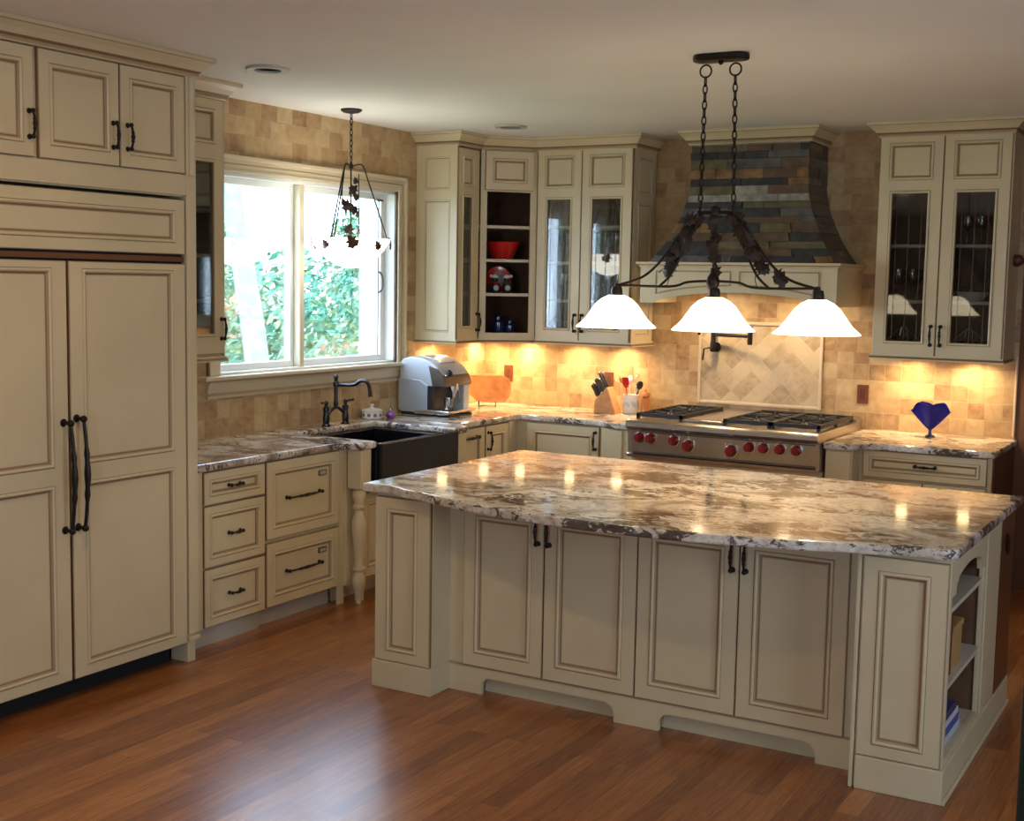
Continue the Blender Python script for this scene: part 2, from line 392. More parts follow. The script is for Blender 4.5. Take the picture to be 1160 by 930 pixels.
mb.box(-.15, 3.6, YN-.15, YN, 0, H); mb.box(5.0, XR+.15, YN-.15, YN, 0, H); mb.box(3.6, 5.0, YN-.15, YN, 0, 1.0); mb.box(3.6, 5.0, YN-.15, YN, 2.1, H)
struct('wall_front', mb, WALLP)

# kitchen window
w = bpy.data.objects.new('window_1', None); COL.objects.link(w); w['kind'] = 'structure'; LOC['window_1'] = V((0, 5.35, WZ0)); w.location = LOC['window_1']
# casing: stepped moulding on three sides
cas = MB(); cw = .095
def cprof(mb, y0, y1, z0, z1):
    mb.box(0, .016, y0, y1, z0, z1)
cas.box(0, .016, WY0-cw, WY0, WZ0, WZ1+cw); cas.box(0, .016, WY1, WY1+cw, WZ0, WZ1+cw); cas.box(0, .016, WY0, WY1, WZ1, WZ1+cw)
cas.box(.0, .030, WY0-cw, WY0-cw+.022, WZ0, WZ1+cw, 0); cas.box(0, .030, WY1+cw-.022, WY1+cw, WZ0, WZ1+cw); cas.box(0, .030, WY0-cw, WY1+cw, WZ1+cw-.022, WZ1+cw)
cas.box(0, .023, WY1, WY1+.02, WZ0, WZ1+.02); cas.box(0, .023, WY0, WY1, WZ1, WZ1+.02)
cas.box(0, .0205, WY1+.043, WY1+.05, WZ0, WZ1+.05, 1); cas.box(0, .0205, WY0-.05, WY1+.05, WZ1+.043, WZ1+.05, 1)
obj('casing', cas, [CASING, GLAZE2], w, bevel=.003)
st = MB().box(-.06, .062, WY0-.16, WY1+.115, WZ0-.024, WZ0-.001)
obj('stool', st, CASING, w, bevel=.006)
ap = sweep(MB(), [(.0, WY0-.10), (.0, WY1+.09)], [(0, 1.135), (.012, 1.135), (.018, 1.15), (.014, 1.165), (.02, 1.21), (.032, 1.225), (.04, WZ0-.026), (0, WZ0-.026)], mats=[0, 0, 1, 0, 0, 1, 0, 0])
obj('apron', ap, [CASING, GLAZE2], w)
fr = MB()
fr.box(-.149, -.001, WY0, WY0+.02, WZ0, WZ1); fr.box(-.149, -.001, WY1-.02, WY1, WZ0, WZ1); fr.box(-.149, -.001, WY0, WY1, WZ1-.02, WZ1); fr.box(-.149, -.001, WY0, WY1, WZ0, WZ0+.012)
obj('jamb', fr, FOAMW, w)
def sash(y0, y1, nm, stile=.045):
    s = MB(); x0, x1 = -.115, -.075
    s.box(x0, x1, y0, y0+stile, WZ0+.012, WZ1-.02); s.box(x0, x1, y1-stile, y1, WZ0+.012, WZ1-.02)
    s.box(x0, x1, y0+stile, y1-stile, WZ0+.012, WZ0+.05); s.box(x0, x1, y0+stile, y1-stile, WZ1-.055, WZ1-.02)
    so = obj(nm, s, FOAMW, w, bevel=.003)
    obj('pane', MB().box(-.098, -.092, y0+stile, y1-stile, WZ0+.05, WZ1-.055), PANE, so); return so
sash(WY0+.02, 5.255, 'fixed_sash', .055)
s2 = sash(5.255, WY1-.02, 'sliding_sash')
obj('mullion', MB().box(-.074, -.02, 5.228, 5.268, WZ0+.012, WZ1-.02), CASING, w, bevel=.004)
rb = MB().tube([(-.068, 6.085, WZ0+.05), (-.068, 6.085, WZ1-.06)], .004, 6)
rb.tube([(-.065, 6.085, 1.72), (-.045, 6.10, 1.75), (-.045, 6.10, 1.83), (-.065, 6.085, 1.86)], .007, 6, smooth=4)
rb.box(-.08, -.055, 6.05, 6.12, WZ1-.066, WZ1-.056)
obj('lock_bar', rb, STEELD, w, smooth=True)
# unseen windows added beside and behind the camera to let daylight in
def added_window(n, axis, a, b, c, d, pos):
    e = bpy.data.objects.new('window_%d' % n, None); COL.objects.link(e); e['kind'] = 'structure'; LOC[e.name] = V((0, 0, 0))
    m_ = MB(); f = .06
    def bx(u0, u1, z0, z1, t0, t1):
        if axis == 'x': m_.box(pos+t0, pos+t1, u0, u1, z0, z1)
        else: m_.box(u0, u1, pos+t0, pos+t1, z0, z1)
    bx(a, a+f, c, d, .04, .1); bx(b-f, b, c, d, .04, .1); bx(a+f, b-f, c, c+f, .04, .1); bx(a+f, b-f, d-f, d, .04, .1)
    for q in (1, 2): bx(a+(b-a)*q/3-f/2, a+(b-a)*q/3+f/2, c+f, d-f, .04, .1)
    obj('window_frame', m_, FOAMW, e)
added_window(2, 'x', 1.5, 2.7, 1.0, 2.1, XR)
added_window(3, 'y', 3.6, 5.0, 1.0, 2.1, YN-.14)

# diamond tile inset and its stone rope trim
struct('wall_back_inset', MB().box(1.722, 2.538, YB-.004, YB+.002, 1.035, 1.55), DIAM)
tr = MB()
for x0, x1, z0, z1 in ((1.700, 1.722, 1.013, 1.572), (2.538, 2.560, 1.013, 1.572), (1.722, 2.538, 1.013, 1.035), (1.722, 2.538, 1.55, 1.572)): tr.box(x0, x1, YB-.016, YB, z0, z1)
struct('trim_1', tr, ROPE, bevel=.006)
struct('trim_2', MB().box(3.735, 3.750, YB-.014, YB, .93, 1.42), ROPE, bevel=.005)

# recessed ceiling lights
def can(x, y, lab):
    t_ = thing('recessed_light', lab, 'ceiling light', (x, y, H-.012))
    obj('trim_ring', MB().lathe([(.065, .012), (.065, .0), (.10, .0), (.105, .011)], (x, y, H-.012), 28, caps=False), BEIGE, t_, smooth=True)
    obj('lens', MB().lathe([(.001, .010), (.066, .010)], (x, y, H-.012), 28), mat('unlit_lens', (.30, .28, .26), .5), t_)
can(.86, 3.92, 'unlit round recessed ceiling light beside the refrigerator crown')
can(.80, 6.30, 'unlit round recessed ceiling light over the corner shelves')

# ------------------------------------------------------------------ refrigerator wall
FX = .74
t = thing('refrigerator', 'built-in refrigerator behind tall cream panelled double doors with long iron handles', 'refrigerator', (.4, 2.82, 0))
obj('body', MB().box(.01, .715, 2.15, 3.495, .095, 2.155), BLACK, t)
def fdoor(y0, y1, nm='door'):
    wd = y1-y0; hh = 1.862-.098
    m_ = door_mesh((FX-.022, y0, .098), YA, XA, wd, hh, [(.068, wd-.075, .048, .842, 'panel'), (.068, wd-.075, .915, 1.735, 'panel')], t=.022)
    return obj(nm, m_, CM, t)
d1 = fdoor(2.15, 2.815); d2 = fdoor(2.828, 3.492)
pull(d1, (FX, 2.787, .972), ZA, XA, .45, r=.009, proj=.055)
pull(d2, (FX, 2.855, .980), ZA, XA, .46, r=.009, proj=.055)
m_ = door_mesh((FX-.022, 2.15, 1.905), YA, XA, 1.342, .245, [(.06, 1.282, .05, .195, 'panel')], t=.022)
obj('grille_panel', m_, CM, t)
obj('vent_strip', MB().box(FX-.05, FX-.008, 2.15, 3.49, 1.872, 1.895), mat('copper_strip', (.22, .10, .05), .4, metal=.7), t)
obj('toe_grille', MB().box(.60, .64, 2.15, 3.47, .002, .09), BLACK, t)
t = thing('overfridge_cabinet', 'cream cabinet and tall end panel built around and over the refrigerator, three small doors', 'cabinet', (.4, 2.8, 0))
b_ = MB(); b_.box(.005, FX-.022, 1.6, 3.50, 2.165, 2.71); b_.box(FX-.022, FX, 1.6, 3.50, 2.172, 2.262)
b_.box(FX-.022, FX-.002, 1.6, 3.50, 2.70, 2.75); b_.box(.005, FX-.022, 1.6, 3.5, 2.71, 2.75)
obj('body', b_, [CREAM], t)
obj('end_panel', MB().box(.005, FX+.002, 3.502, 3.562, .135, 2.75), CREAM, t, bevel=.003)
obj('end_panel', MB().box(.005, FX+.002, 2.08, 2.143, 0, 2.165), CREAM, t, bevel=.003)
ft = MB().box(.62, FX-.01, 3.502, 3.552, 0, .135); ft.box(.62, FX+.008, 3.498, 3.566, .105, .128)
obj('foot', ft, [CREAM], t, bevel=.003)
obj('corner_column', MB().lathe([(.001, 2.262), (.016, 2.262), (.016, 2.56), (.011, 2.575), (.016, 2.59), (.016, 2.70)], (FX+.004, 3.531, 0), 14), CREAM, t, smooth=True)
for y0, y1, hy in ((2.12, 2.672, 2.645), (2.695, 3.112, 3.075), (3.118, 3.498, 3.155)):
    wd = y1-y0
    dr = obj('door', door_mesh((FX-.022, y0, 2.268), YA, XA, wd, .43, simple(wd, .43, .052)), CM, t)
    pull(dr, (FX, hy, 2.395), ZA, XA, .10, r=.006, proj=.03)
crown(t, [(FX, 1.6), (FX, 3.562), (.43, 3.562)])

# tall glass cabinet left of the window
t = thing('wall_cabinet', 'narrow cream wall cabinet with a tall glass door between refrigerator and window', 'cabinet', (.17, 3.88, 1.38))
X0, Y0, Y1 = .34, 3.64, 4.18
def carcass(mb, x0, x1, y0, y1, z0, z1, front, th=.018, mat_in=1):
    """hollow box open at its front ('x+' or 'y-')"""
    mb.box(x0, x1, y0, y1, z0, z0+th, 0); mb.box(x0, x1, y0, y1, z1-th, z1, 0)
    if front == 'x+':
        mb.box(x0, x0+.008, y0, y1, z0+th, z1-th, 1); mb.box(x0+.008, x1, y0, y0+th, z0+th, z1-th, 0); mb.box(x0+.008, x1, y1-th, y1, z0+th, z1-th, 0)
        mb.box(x0+.008, x1-.02, y0+th, y0+th+.003, z0+th, z1-th, 1); mb.box(x0+.008, x1-.02, y1-th-.003, y1-th, z0+th, z1-th, 1)
        mb.box(x0+.008, x1-.02, y0+th, y1-th, z0+th, z0+th+.003, 1)
    else:
        mb.box(x0, x1, y1-.008, y1, z0+th, z1-th, 1); mb.box(x0, x0+th, y0, y1-.008, z0+th, z1-th, 0); mb.box(x1-th, x1, y0, y1-.008, z0+th, z1-th, 0)
        mb.box(x0+th, x0+th+.003, y0+.02, y1-.008, z0+th, z1-th, 1); mb.box(x1-th-.003, x1-th, y0+.02, y1-.008, z0+th, z1-th, 1)
        mb.box(x0+th, x1-th, y0+.02, y1-.008, z0+th, z0+th+.003, 1)
    return mb
obj('body', carcass(MB(), .002, X0-.022, Y0, Y1, 1.40, 2.74, 'x+'), [CREAM, CAB_IN], t)
for z in (1.683, 1.915, 2.145): obj('shelf', MB().box(.012, .30, Y0+.02, Y1-.02, z-.01, z+.008), SHELFW, t)
wd = Y1-Y0; m_ = door_mesh((X0-.02, Y0, 1.41), YA, XA, wd, 1.29, [(.08, wd-.058, .09, .99, 'glass'), (.08, wd-.058, 1.065, 1.24, 'panel')])
dr = obj('door', m_, CM, t)
obj('pane', MB().box(X0-.014, X0-.010, Y0+.105, Y1-.065, 1.505, 2.395), CGLASS, dr)
pull(dr, (X0, Y1-.022, 1.54), ZA, XA, .10, r=.006)
obj('side_panel', MB().box(.002, X0-.001, Y1, Y1+.004, 1.40, 2.74), CREAM, t)
rail(t, [(X0, Y0), (X0, Y1+.004), (.002, Y1+.004)], 1.37)
crown(t, [(X0, 3.64), (X0, Y1+.004), (.002, Y1+.004)])

# ------------------------------------------------------------------ base cabinets, left run
DX = .649
def drawer(parent, y0, y1, z0, z1, hl=.08, fr=.038, x=DX, plate=False, hz=None):
    wd, hh = y1-y0, z1-z0
    o = obj('drawer', door_mesh((x-.02, y0, z0), YA, XA, wd, hh, simple(wd, hh, fr)), CM, parent)
    zc = (z0+z1)/2 if hz is None else hz
    pull(o, (x-.008, (y0+y1)/2, zc), YA, XA, hl, r=.006 if hl > .1 else .0055, proj=.028)
    if plate:
        p = MB().box(x-.010, x-.004, (y0+y1)/2+.13, (y0+y1)/2+.195, z1-.120, z1-.092); p.box(x-.004, x-.003, (y0+y1)/2+.138, (y0+y1)/2+.187, z1-.114, z1-.098, 1)
        obj('card_holder', p, [STEELD, BEIGE], o)
    return o
t = thing('base_cabinet', 'cream base cabinet with three small drawers beside the refrigerator', 'cabinet', (.33, 3.86, 0))
obj('body', MB().box(.005, DX-.022, 3.57, 4.146, .10, .872), CREAM, t)
for z0, z1 in ((.105, .39), (.40, .70), (.708, .868)): drawer(t, 3.70, 4.140, z0, z1)
obj('stile', MB().box(DX-.022, DX-.008, 3.57, 3.696, .10, .872), CREAM, t)
obj('toe_kick', MB().box(.56, .60, 3.57, 4.146, 0, .099), BEIGE, t)
t = thing('base_cabinet', 'cream base cabinet with two deep drawers and card holders left of the turned post', 'cabinet', (.33, 4.46, 0))
obj('body', MB().box(.005, DX-.022, 4.148, 4.80, .10, .872), CREAM, t)
for z0, z1 in ((.108, .443), (.463, .868)): drawer(t, 4.152, 4.752, z0, z1, .27, .05, plate=True)
obj('stile', MB().box(DX-.022, DX-.004, 4.756, 4.80, .0, .872), CREAM, t)
obj('toe_kick', MB().box(.53, .57, 4.148, 4.756, 0, .099), BEIGE, t)

t = thing('sink_cabinet', 'cream sink base cabinet bumped forward with turned corner posts under the black sink', 'cabinet', (.35, 5.3, 0))
b_ = MB().box(.005, .66, 4.802, 5.90, .10, .63); b_.box(.005, .16, 4.802, 5.90, .63, .872); b_.box(.16, .66, 4.802, 4.915, .63, .872); b_.box(.16, .66, 5.735, 5.90, .63, .872); b_.box(.5, .56, 4.802, 5.9, 0, .1)
b_.box(.66, .70, 4.885, 4.915, 0, .872)
obj('body', b_, CREAM, t)
def post(yc):
    xc = .722; m_ = MB().box(xc-.047, xc+.047, yc-.047, yc+.047, .655, .872); obj('post_block', m_, CREAM, t, bevel=.004)
    pf = [(.001, 0), (.012, 0), (.016, .01), (.011, .035), (.014, .06), (.028, .085), (.036, .115), (.034, .15), (.022, .18), (.026, .19), (.034, .195), (.034, .207), (.024, .215), (.020, .24),
          (.026, .30), (.036, .38), (.042, .44), (.040, .475), (.026, .51), (.022, .53), (.036, .545), (.036, .556), (.024, .565), (.030, .585), (.040, .61), (.036, .635), (.026, .65), (.045, .655)]
    obj('turned_post', MB().lathe(pf, (xc, yc, 0), 24), CREAM, t, smooth=True)
post(4.838); post(5.83)
for y0 in (4.92, 5.325): obj('door', door_mesh((.66, y0, .12), YA, XA, .395, .49, simple(.395, .49)), CM, t)

sk = MB(); a0, a1, b0, b1, zt, zb = .165, .81, 4.925, 5.725, .902, .645; w_ = .022
sk.box(a0, a0+w_, b0, b1, zb, .874); sk.box(a1-w_-.01, a1, b0, b1, zb, zt); sk.box(a0+w_, a1-w_-.01, b0, b0+w_, zb, .874+.0); sk.box(a0+w_, a1-w_-.01, b1-w_, b1, zb, .874); sk.box(a0+w_, a1-w_-.01, b0+w_, b1-w_, zb, zb+.02)
sk.box(.70, a1-w_-.01, b0, b0+w_, .874, zt); sk.box(.70, a1-w_-.01, b1-w_, b1, .874, zt)
tag(obj('farmhouse_sink', sk, SINKM, bevel=.008), 'black apron-front farmhouse sink under the window', 'sink')

# bridge faucet
t = thing('faucet', 'dark bronze bridge faucet with two lever handles behind the black sink', 'faucet', (.12, 5.40, .914))
fx, fy, fz = .12, 5.40, .914
m_ = MB().lathe([(.001, .10), (.014, .10), (.012, .12), (.017, .135), (.012, .15), (.012, .235), (.018, .24), (.018, .265), (.012, .27), (.012, .285), (.016, .295), (.010, .308), (.001, .314)], (fx, fy, fz), 16)
obj('column', m_, FAUC, t, smooth=True)
m_ = MB().tube([(fx, fy, fz+.25), (fx+.07, fy, fz+.25), (fx+.14, fy, fz+.255), (fx+.19, fy, fz+.282), (fx+.235, fy, fz+.275), (fx+.255, fy, fz+.235), (fx+.26, fy, fz+.19)], [.011, .010, .010, .012, .011, .011, .014], 12, smooth=5)
obj('spout', m_, FAUC, t, smooth=True)
m_ = MB().tube([(fx, fy-.09, fz+.055), (fx, fy-.06, fz+.085), (fx, fy, fz+.11), (fx, fy+.06, fz+.085), (fx, fy+.09, fz+.055)], .010, 10, smooth=5)
obj('bridge', m_, FAUC, t, smooth=True)
for s in (-1, 1):
    c = (fx, fy+.095*s, fz)
    v_ = obj('valve', MB().lathe([(.001, 0), (.028, 0), (.028, .008), (.019, .016), (.022, .05), (.016, .09), (.02, .095), (.02, .115), (.011, .12), (.011, .135)], c, 16), FAUC, t, smooth=True)
    obj('lever', MB().tube([(fx, fy+.095*s, fz+.14), (fx+.01, fy+.12*s, fz+.146), (fx+.015, fy+.155*s, fz+.148)], [.009, .006, .008], 8).ball((fx, fy+.095*s, fz+.142), .014), FAUC, v_, smooth=True)

# right of the sink
t = thing('base_cabinet', 'narrow cream pull-out cabinet with a horizontal handle right of the sink', 'cabinet', (.33, 6.1, 0))
obj('body', MB().box(.005, DX-.022, 5.902, 6.30, .0, .872), CREAM, t)
d_ = obj('door', door_mesh((DX-.02, 5.925, .11), YA, XA, .372, .755, simple(.372, .755, .05)), CM, t)
pull(d_, (DX, 6.09, .862-.055), YA, XA, .20, r=.007)
t = thing('base_cabinet', 'narrow cream base cabinet with a single door at the inner corner under the counter', 'cabinet', (.33, 6.5, 0))
obj('body', MB().box(.005, DX-.022, 6.302, 6.70, .0, .872), CREAM, t)
d_ = obj('door', door_mesh((DX-.02, 6.308, .11), YA, XA, .295, .755, simple(.295, .755, .05)), CM, t)
pull(d_, (DX, 6.335, .765), ZA, XA, .11, r=.006)
obj('stile', MB().box(DX-.022, DX, 6.607, 6.716, .0, .872), CREAM, t)
t = thing('base_cabinet', 'cream base cabinet with one wide door on the back wall left of the rangetop', 'cabinet', (1.0, 7.0, 0))
YF = 6.715
b_ = MB().box(.03, 1.32, YF+.005, YB-.005, 0, .872); b_ = MB().box(.635, 1.32, YF+.004, YB-.005, 0, .872)
obj('body', b_, CREAM, t)
d_ = obj('door', door_mesh((.735, YF+.004, .11), XA, -YA, .545, .755, simple(.545, .755, .05)), CM, t)
pull(d_, (1.255, YF-.016, .775), ZA, -YA, .11, r=.006)
t = thing('base_cabinet', 'plain narrow cream pilaster cabinet at the left side of the rangetop', 'cabinet', (1.45, 7.0, 0))
obj('body', MB().box(1.322, 1.60, 6.645, YB-.005, 0, .872), CREAM, t, bevel=.003)
obj('panel', MB().box(1.332, 1.475, 6.630, 6.645, .1, .862), CREAM, t, bevel=.003)

# right run
t = thing('base_cabinet', 'plain narrow cream pilaster cabinet at the right side of the rangetop', 'cabinet', (2.93, 6.9, 0))
obj('body', MB().box(2.842, 3.000, 6.52, YB-.005, 0, .872), CREAM, t)
obj('panel', MB().box(2.846, 2.992, 6.505, 6.52, .1, .865), CREAM, t, bevel=.003)
t = thing('base_cabinet', 'cream base cabinet with a wide top drawer below the blue glass vase', 'cabinet', (3.37, 7, 0))
b_ = MB().box(3.002, 3.745, 6.66, YB-.005, 0, .872); obj('body', b_, CREAM, t)
obj('end_panel', MB().box(3.745, 3.755, 6.66, YB-.005, 0, .872), WOODD, t)
d_ = obj('drawer', door_mesh((3.028, 6.66, .712), XA, -YA, .692, .158, simple(.692, .158, .036)), CM, t)
pull(d_, (3.383, 6.648, .795), XA, -YA, .11, r=.006)
for x0 in (3.028, 3.376):
    d_ = obj('door', door_mesh((x0, 6.66, .11), XA, -YA, .344, .59, simple(.344, .59)), CM, t)
    pull(d_, (3.345 if x0 < 3.1 else 3.40, 6.64, .6), ZA, -YA, .1, r=.006)

# countertops
def slab(name, poly, z0=.876, z1=.914, bev=.011):
    return obj(name, MB().prism(poly, z0, z1), GRAN, bevel=bev, seg=3)
def arcpts(cx, cy, r, a0, a1, n=6): return [(cx+r*math.cos(a0+(a1-a0)*k/n), cy+r*math.sin(a0+(a1-a0)*k/n)) for k in range(n+1)]
lp = [(.001, 3.565), (.668, 3.565), (.668, 4.60), (.675, 4.68), (.70, 4.735), (.74, 4.765)] + [(.775, 4.775), (.79, 4.80), (.792, 4.87), (.785, 4.91), (.76, 4.923), (.17, 4.923), (.17, 5.727), (.785, 5.727), (.792, 5.78), (.785, 5.875), (.75, 5.90), (.70, 5.935), (.672, 5.99), (.668, 6.10), (.668, 6.66), (.69, 6.69), (1.28, 6.69),
      (1.33, 6.655), (1.38, 6.62), (1.608, 6.605), (1.608, YB-.001), (.001, YB-.001)]
tag(slab('countertop', lp), 'polished granite countertop running from the refrigerator around the sink to the rangetop', 'countertop')
rp = [(2.836, 6.47), (2.96, 6.47), (3.01, 6.49), (3.05, 6.53), (3.07, 6.575), (3.12, 6.60), (3.765, 6.612), (3.765, YB-.001), (2.836, YB-.001)]
tag(slab('countertop', rp), 'short granite countertop right of the rangetop carrying the blue vase', 'countertop')

# ------------------------------------------------------------------ rangetop
t = thing('rangetop', 'wide stainless gas rangetop with nine red knobs and a griddle', 'stove', (2.225, 6.9, .73))
RX0, RX1, RY = 1.615, 2.830, 6.40
prof = [(RY+.015, .735), (RY+.012, .755), (RY+.03, .76), (RY+.022, .905), (RY-.005, .915), (RY-.02, .93), (RY-.018, .95), (RY, .965), (RY+.03, .967), (7.33, .967), (7.33, .735)]
obj('body', MB().prism(prof, RX0, RX1, lambda u, v, w: (w, u, v)), STEEL, t, smooth=True)
obj('undertrim', MB().box(RX0+.04, RX1-.02, RY+.012, RY+.028, .762, .772), STEELD, t)
obj('fascia_trim', MB().box(RX0+.02, RX0+.024, RY+.015, RY+.03, .775, .90), CHROME, t); obj('fascia_trim', MB().box(2.26, 2.264, RY+.018, RY+.03, .775, .87), CHROME, t)
obj('vent_slots', MB().box(RX0+.08, RX1-.02, RY+.010, RY+.024, .893, .902), STEELD, t)
obj('cabinet_base', MB().box(RX0, RX1, 6.46, 7.33, 0, .733), CREAM, t)
for kx, kz in ((1.700, .862), (1.778, .862), (1.930, .860), (2.025, .835), (2.300, .826), (2.412, .857), (2.500, .858), (2.600, .858), (2.700, .860)):
    r_ = .036 if kz < .84 else .031
    k_ = obj('knob', MB().lathe([(r_*1.0, 0), (r_*1.02, .006), (r_*.92, .012), (r_*.86, .034), (r_*.75, .040), (.001, .041)], (kx, RY+.016, kz), 20, axis=(0, -1, 0)).box(kx-.006, kx+.006, RY-.034, RY-.02, kz-r_*.7, kz+r_*.7), REDK, t, smooth=True)
    obj('bezel', MB().lathe([(r_*1.22, 0), (r_*1.22, .006), (r_*.9, .008)], (kx, RY+.022, kz), 20, axis=(0, -1, 0)), CHROME, k_, smooth=True)
    obj('pointer', MB().box(kx-.004, kx+.004, RY+.014, RY+.02, kz+r_*1.25, kz+r_*1.25+.012), CHROME, k_)
def grate(x0, x1, y0=6.49, y1=7.20, z=.972):
    g_ = MB(); b = .009; zt = z+.034
    for x in (x0+b, x1-b): g_.box(x-b, x+b, y0, y1, z+.012, zt)
    for y in (y0+b, (y0+y1)/2, y1-b): g_.box(x0, x1, y-b, y+b, z+.012, zt)
    for x in (x0, x1-2*b):
        for y in (y0, (y0+y1)/2-b, y1-2*b): g_.box(x, x+2*b, y, y+2*b, z-.004, z+.012)
    for yc in (y0+(y1-y0)*.25, y0+(y1-y0)*.75):
        xc = (x0+x1)/2
        for k in range(8):
            a = PI*k/4+PI/8; g_.box(0, 0, 0, 0, 0, 0) if False else g_.tube([(xc+.03*math.cos(a), yc+.03*math.sin(a), zt-.008), (xc+.15*math.cos(a)*(x1-x0)/.32, yc+.17*math.sin(a), zt-.008)], .0065, 6)
    o = obj('grate', g_, CASTI, t)
    for yc in (y0+(y1-y0)*.25, y0+(y1-y0)*.75):
        obj('burner', MB().lathe([(.05, 0), (.05, .008), (.035, .012), (.035, .02), (.001, .022)], ((x0+x1)/2, yc, z-.004), 20), STEELD, t, smooth=True)
grate(1.640, 1.945); grate(2.215, 2.510); grate(2.514, 2.810)
gd = MB().box(1.955, 2.205, 6.50, 7.20, .969, .985); obj('griddle', gd, STEEL, t, bevel=.004)
obj('griddle_trough', MB().box(1.965, 2.195, 6.505, 6.55, .985, .9865), STEELD, t)
obj('back_guard', MB().box(RX0, RX1, 7.22, 7.335, .967, .985), STEEL, t, bevel=.003)

# ------------------------------------------------------------------ corner and back wall cabinets
t = thing('corner_cabinet', 'cream corner wall cabinet with open angled shelves and a narrow glass side door', 'cabinet', (.3, 6.9, 1.385))
ZB, ZT = 1.41, 2.72
cx0, cyA, cyB = .333, 6.43, 6.715
dia0, dia1 = V((.333, 6.715)), V((.618, 7.0))
poly = [(.002, cyA), (cx0-.02, cyA), (cx0-.02, 6.72), (.61, 7.02), (.61, YB-.002), (.002, YB-.002)]
b_ = MB(); b_.prism(poly, ZB, ZB+.02); b_.prism(poly, ZT-.02, ZT+.02)
b_.box(.002, cx0-.02, cyA, cyA+.018, ZB+.02, ZT-.02); b_.box(.002, .010, cyA+.018, YB-.002, ZB+.02, ZT-.02, 1); b_.box(.010, .592, YB-.01, YB-.002, ZB+.02, ZT-.02, 1); b_.box(.592, .61, 7.02, YB-.002, ZB+.02, ZT-.02, 1)
b_.box(.01, .30, cyA+.018, cyA+.021, ZB+.02, ZT-.02, 1)
obj('body', b_, [CREAM, CAB_IN], t)
sp = [(.012, cyA+.022), (cx0-.03, cyA+.022), (cx0-.03, 6.725), (.59, 7.012), (.59, YB-.012), (.012, YB-.012)]
for z in (1.720, 1.955, 2.185): obj('shelf', MB().prism(sp, z-.012, z+.008), SHELFW, t)
m_ = door_mesh((.0, cyA, ZB-.01), XA, -YA, cx0-.002, ZT-ZB+.01, [(.07, .275, .06, .945, 'panel'), (.07, .275, 1.01, 1.23, 'panel')], t=.012, prof=[(.002, -.0015, 2), (.006, .002, 0), (.010, .002, 0), (.016, -.005, 2), (.020, -.006, 0)])
obj('side_panel', m_, CM, t)
m_ = door_mesh((cx0-.02, cyA+.002, ZB-.01), YA, XA, .262, 1.29, [(.048, .185, .088, .985, 'glass'), (.05, .19, 1.04, 1.24, 'panel')])
dr = obj('narrow_door', m_, CM, t)
obj('pane', MB().box(cx0-.013, cx0-.009, cyA+.055, cyA+.18, 1.49, 2.38), CGLASS, dr)
pull(dr, (cx0, 6.675, 1.53), ZA, XA, .11, r=.006)
U2 = V((1, 1, 0)).normalized(); N2 = V((1, -1, 0)).normalized()
O2 = V((cx0, 6.712, 0)); dl = .400
f2 = lambda u, n, z: O2+U2*u+N2*n+ZA*z
m_ = MB()
P3 = lambda u, v, w: tuple(f2(u, w, v))
m_.prism([(0, ZB-.01), (.045, ZB-.01), (.045, ZT), (0, ZT)], -.02, 0, P3); m_.prism([(dl-.045, ZB-.01), (dl, ZB-.01), (dl, ZT), (dl-.045, ZT)], -.02, 0, P3)
m_.prism([(.045, ZB-.01), (dl-.045, ZB-.01), (dl-.045, ZB+.045), (.045, ZB+.045)], -.02, 0, P3); m_.prism([(.045, 2.42), (dl-.045, 2.42), (dl-.045, ZT), (.045, ZT)], -.02, 0, P3)
obj('face_frame', m_, CREAM, t)
m_ = door_mesh(f2(.028, 0, 2.43), U2, N2, dl-.056, .265, simple(dl-.056, .265, .05)); obj('top_door', m_, CM, t)
cpath = [(.002, cyA-.012), (cx0, cyA-.012), (cx0, 6.712), (.616, 6.995)]
crown(t, cpath); rail(t, cpath)

def glass_cab(lab, x0, x1, seam, zs, side=None):
    t = thing('wall_cabinet', lab, 'cabinet', ((x0+x1)/2, 7.17, 1.385))
    obj('body', carcass(MB(), x0, x1, 7.0, YB-.002, 1.41, 2.74, 'y-'), [CREAM, CAB_IN], t)
    for z in zs: obj('shelf', MB().box(x0+.022, x1-.022, 7.03, YB-.012, z-.012, z+.006), SHELFW, t)
    for a, b, hx in ((x0+.004, seam-.002, seam-.028), (seam+.002, x1-.004, seam+.028)):
        wd = b-a; e = .065
        m_ = door_mesh((a, 7.0, 1.403), XA, -YA, wd, 1.31, [(e, wd-e, .078, .985, 'glass'), (e-.01, wd-e+.01, 1.045, 1.265, 'panel')])
        dr = obj('door', m_, CM, t)
        obj('pane', MB().box(a+e+.008, b-e-.008, 6.987, 6.991, 1.49, 2.38), CGLASS, dr)
        ld = MB(); xm = (a+b)/2
        for q in (-1, 0, 1):
            ld.tube([(xm+q*(wd-.13)*.30, 6.984, 1.495), (xm+q*(wd-.13)*.30, 6.984, 2.375)], .0012, 4)
        for z0 in (1.50, 2.28):
            for q in (-1, 1): ld.tube([(xm+q*(wd-.15)*.45, 6.984, z0), (xm, 6.984, z0+.085), (xm-q*(wd-.15)*.1, 6.984, z0+.03)], .0012, 4, smooth=4)
        obj('caming', ld, STEELD, dr)
        pull(dr, (hx, 6.98, 1.535), ZA, -YA, .11, r=.006)
    return t
t = glass_cab('cream wall cabinet with two glass doors between corner shelves and hood', .622, 1.345, .966, (1.685, 1.947, 2.19))
m_ = door_mesh((1.345, 6.99, 1.40), YA, XA, .345, 1.32, [(.06, .285, .06, .945, 'panel'), (.06, .285, 1.01, 1.25, 'panel')], t=.012, prof=[(.002, -.0015, 2), (.006, .002, 0), (.010, .002, 0), (.016, -.005, 2), (.020, -.006, 0)])
obj('side_panel', m_, CM, t)
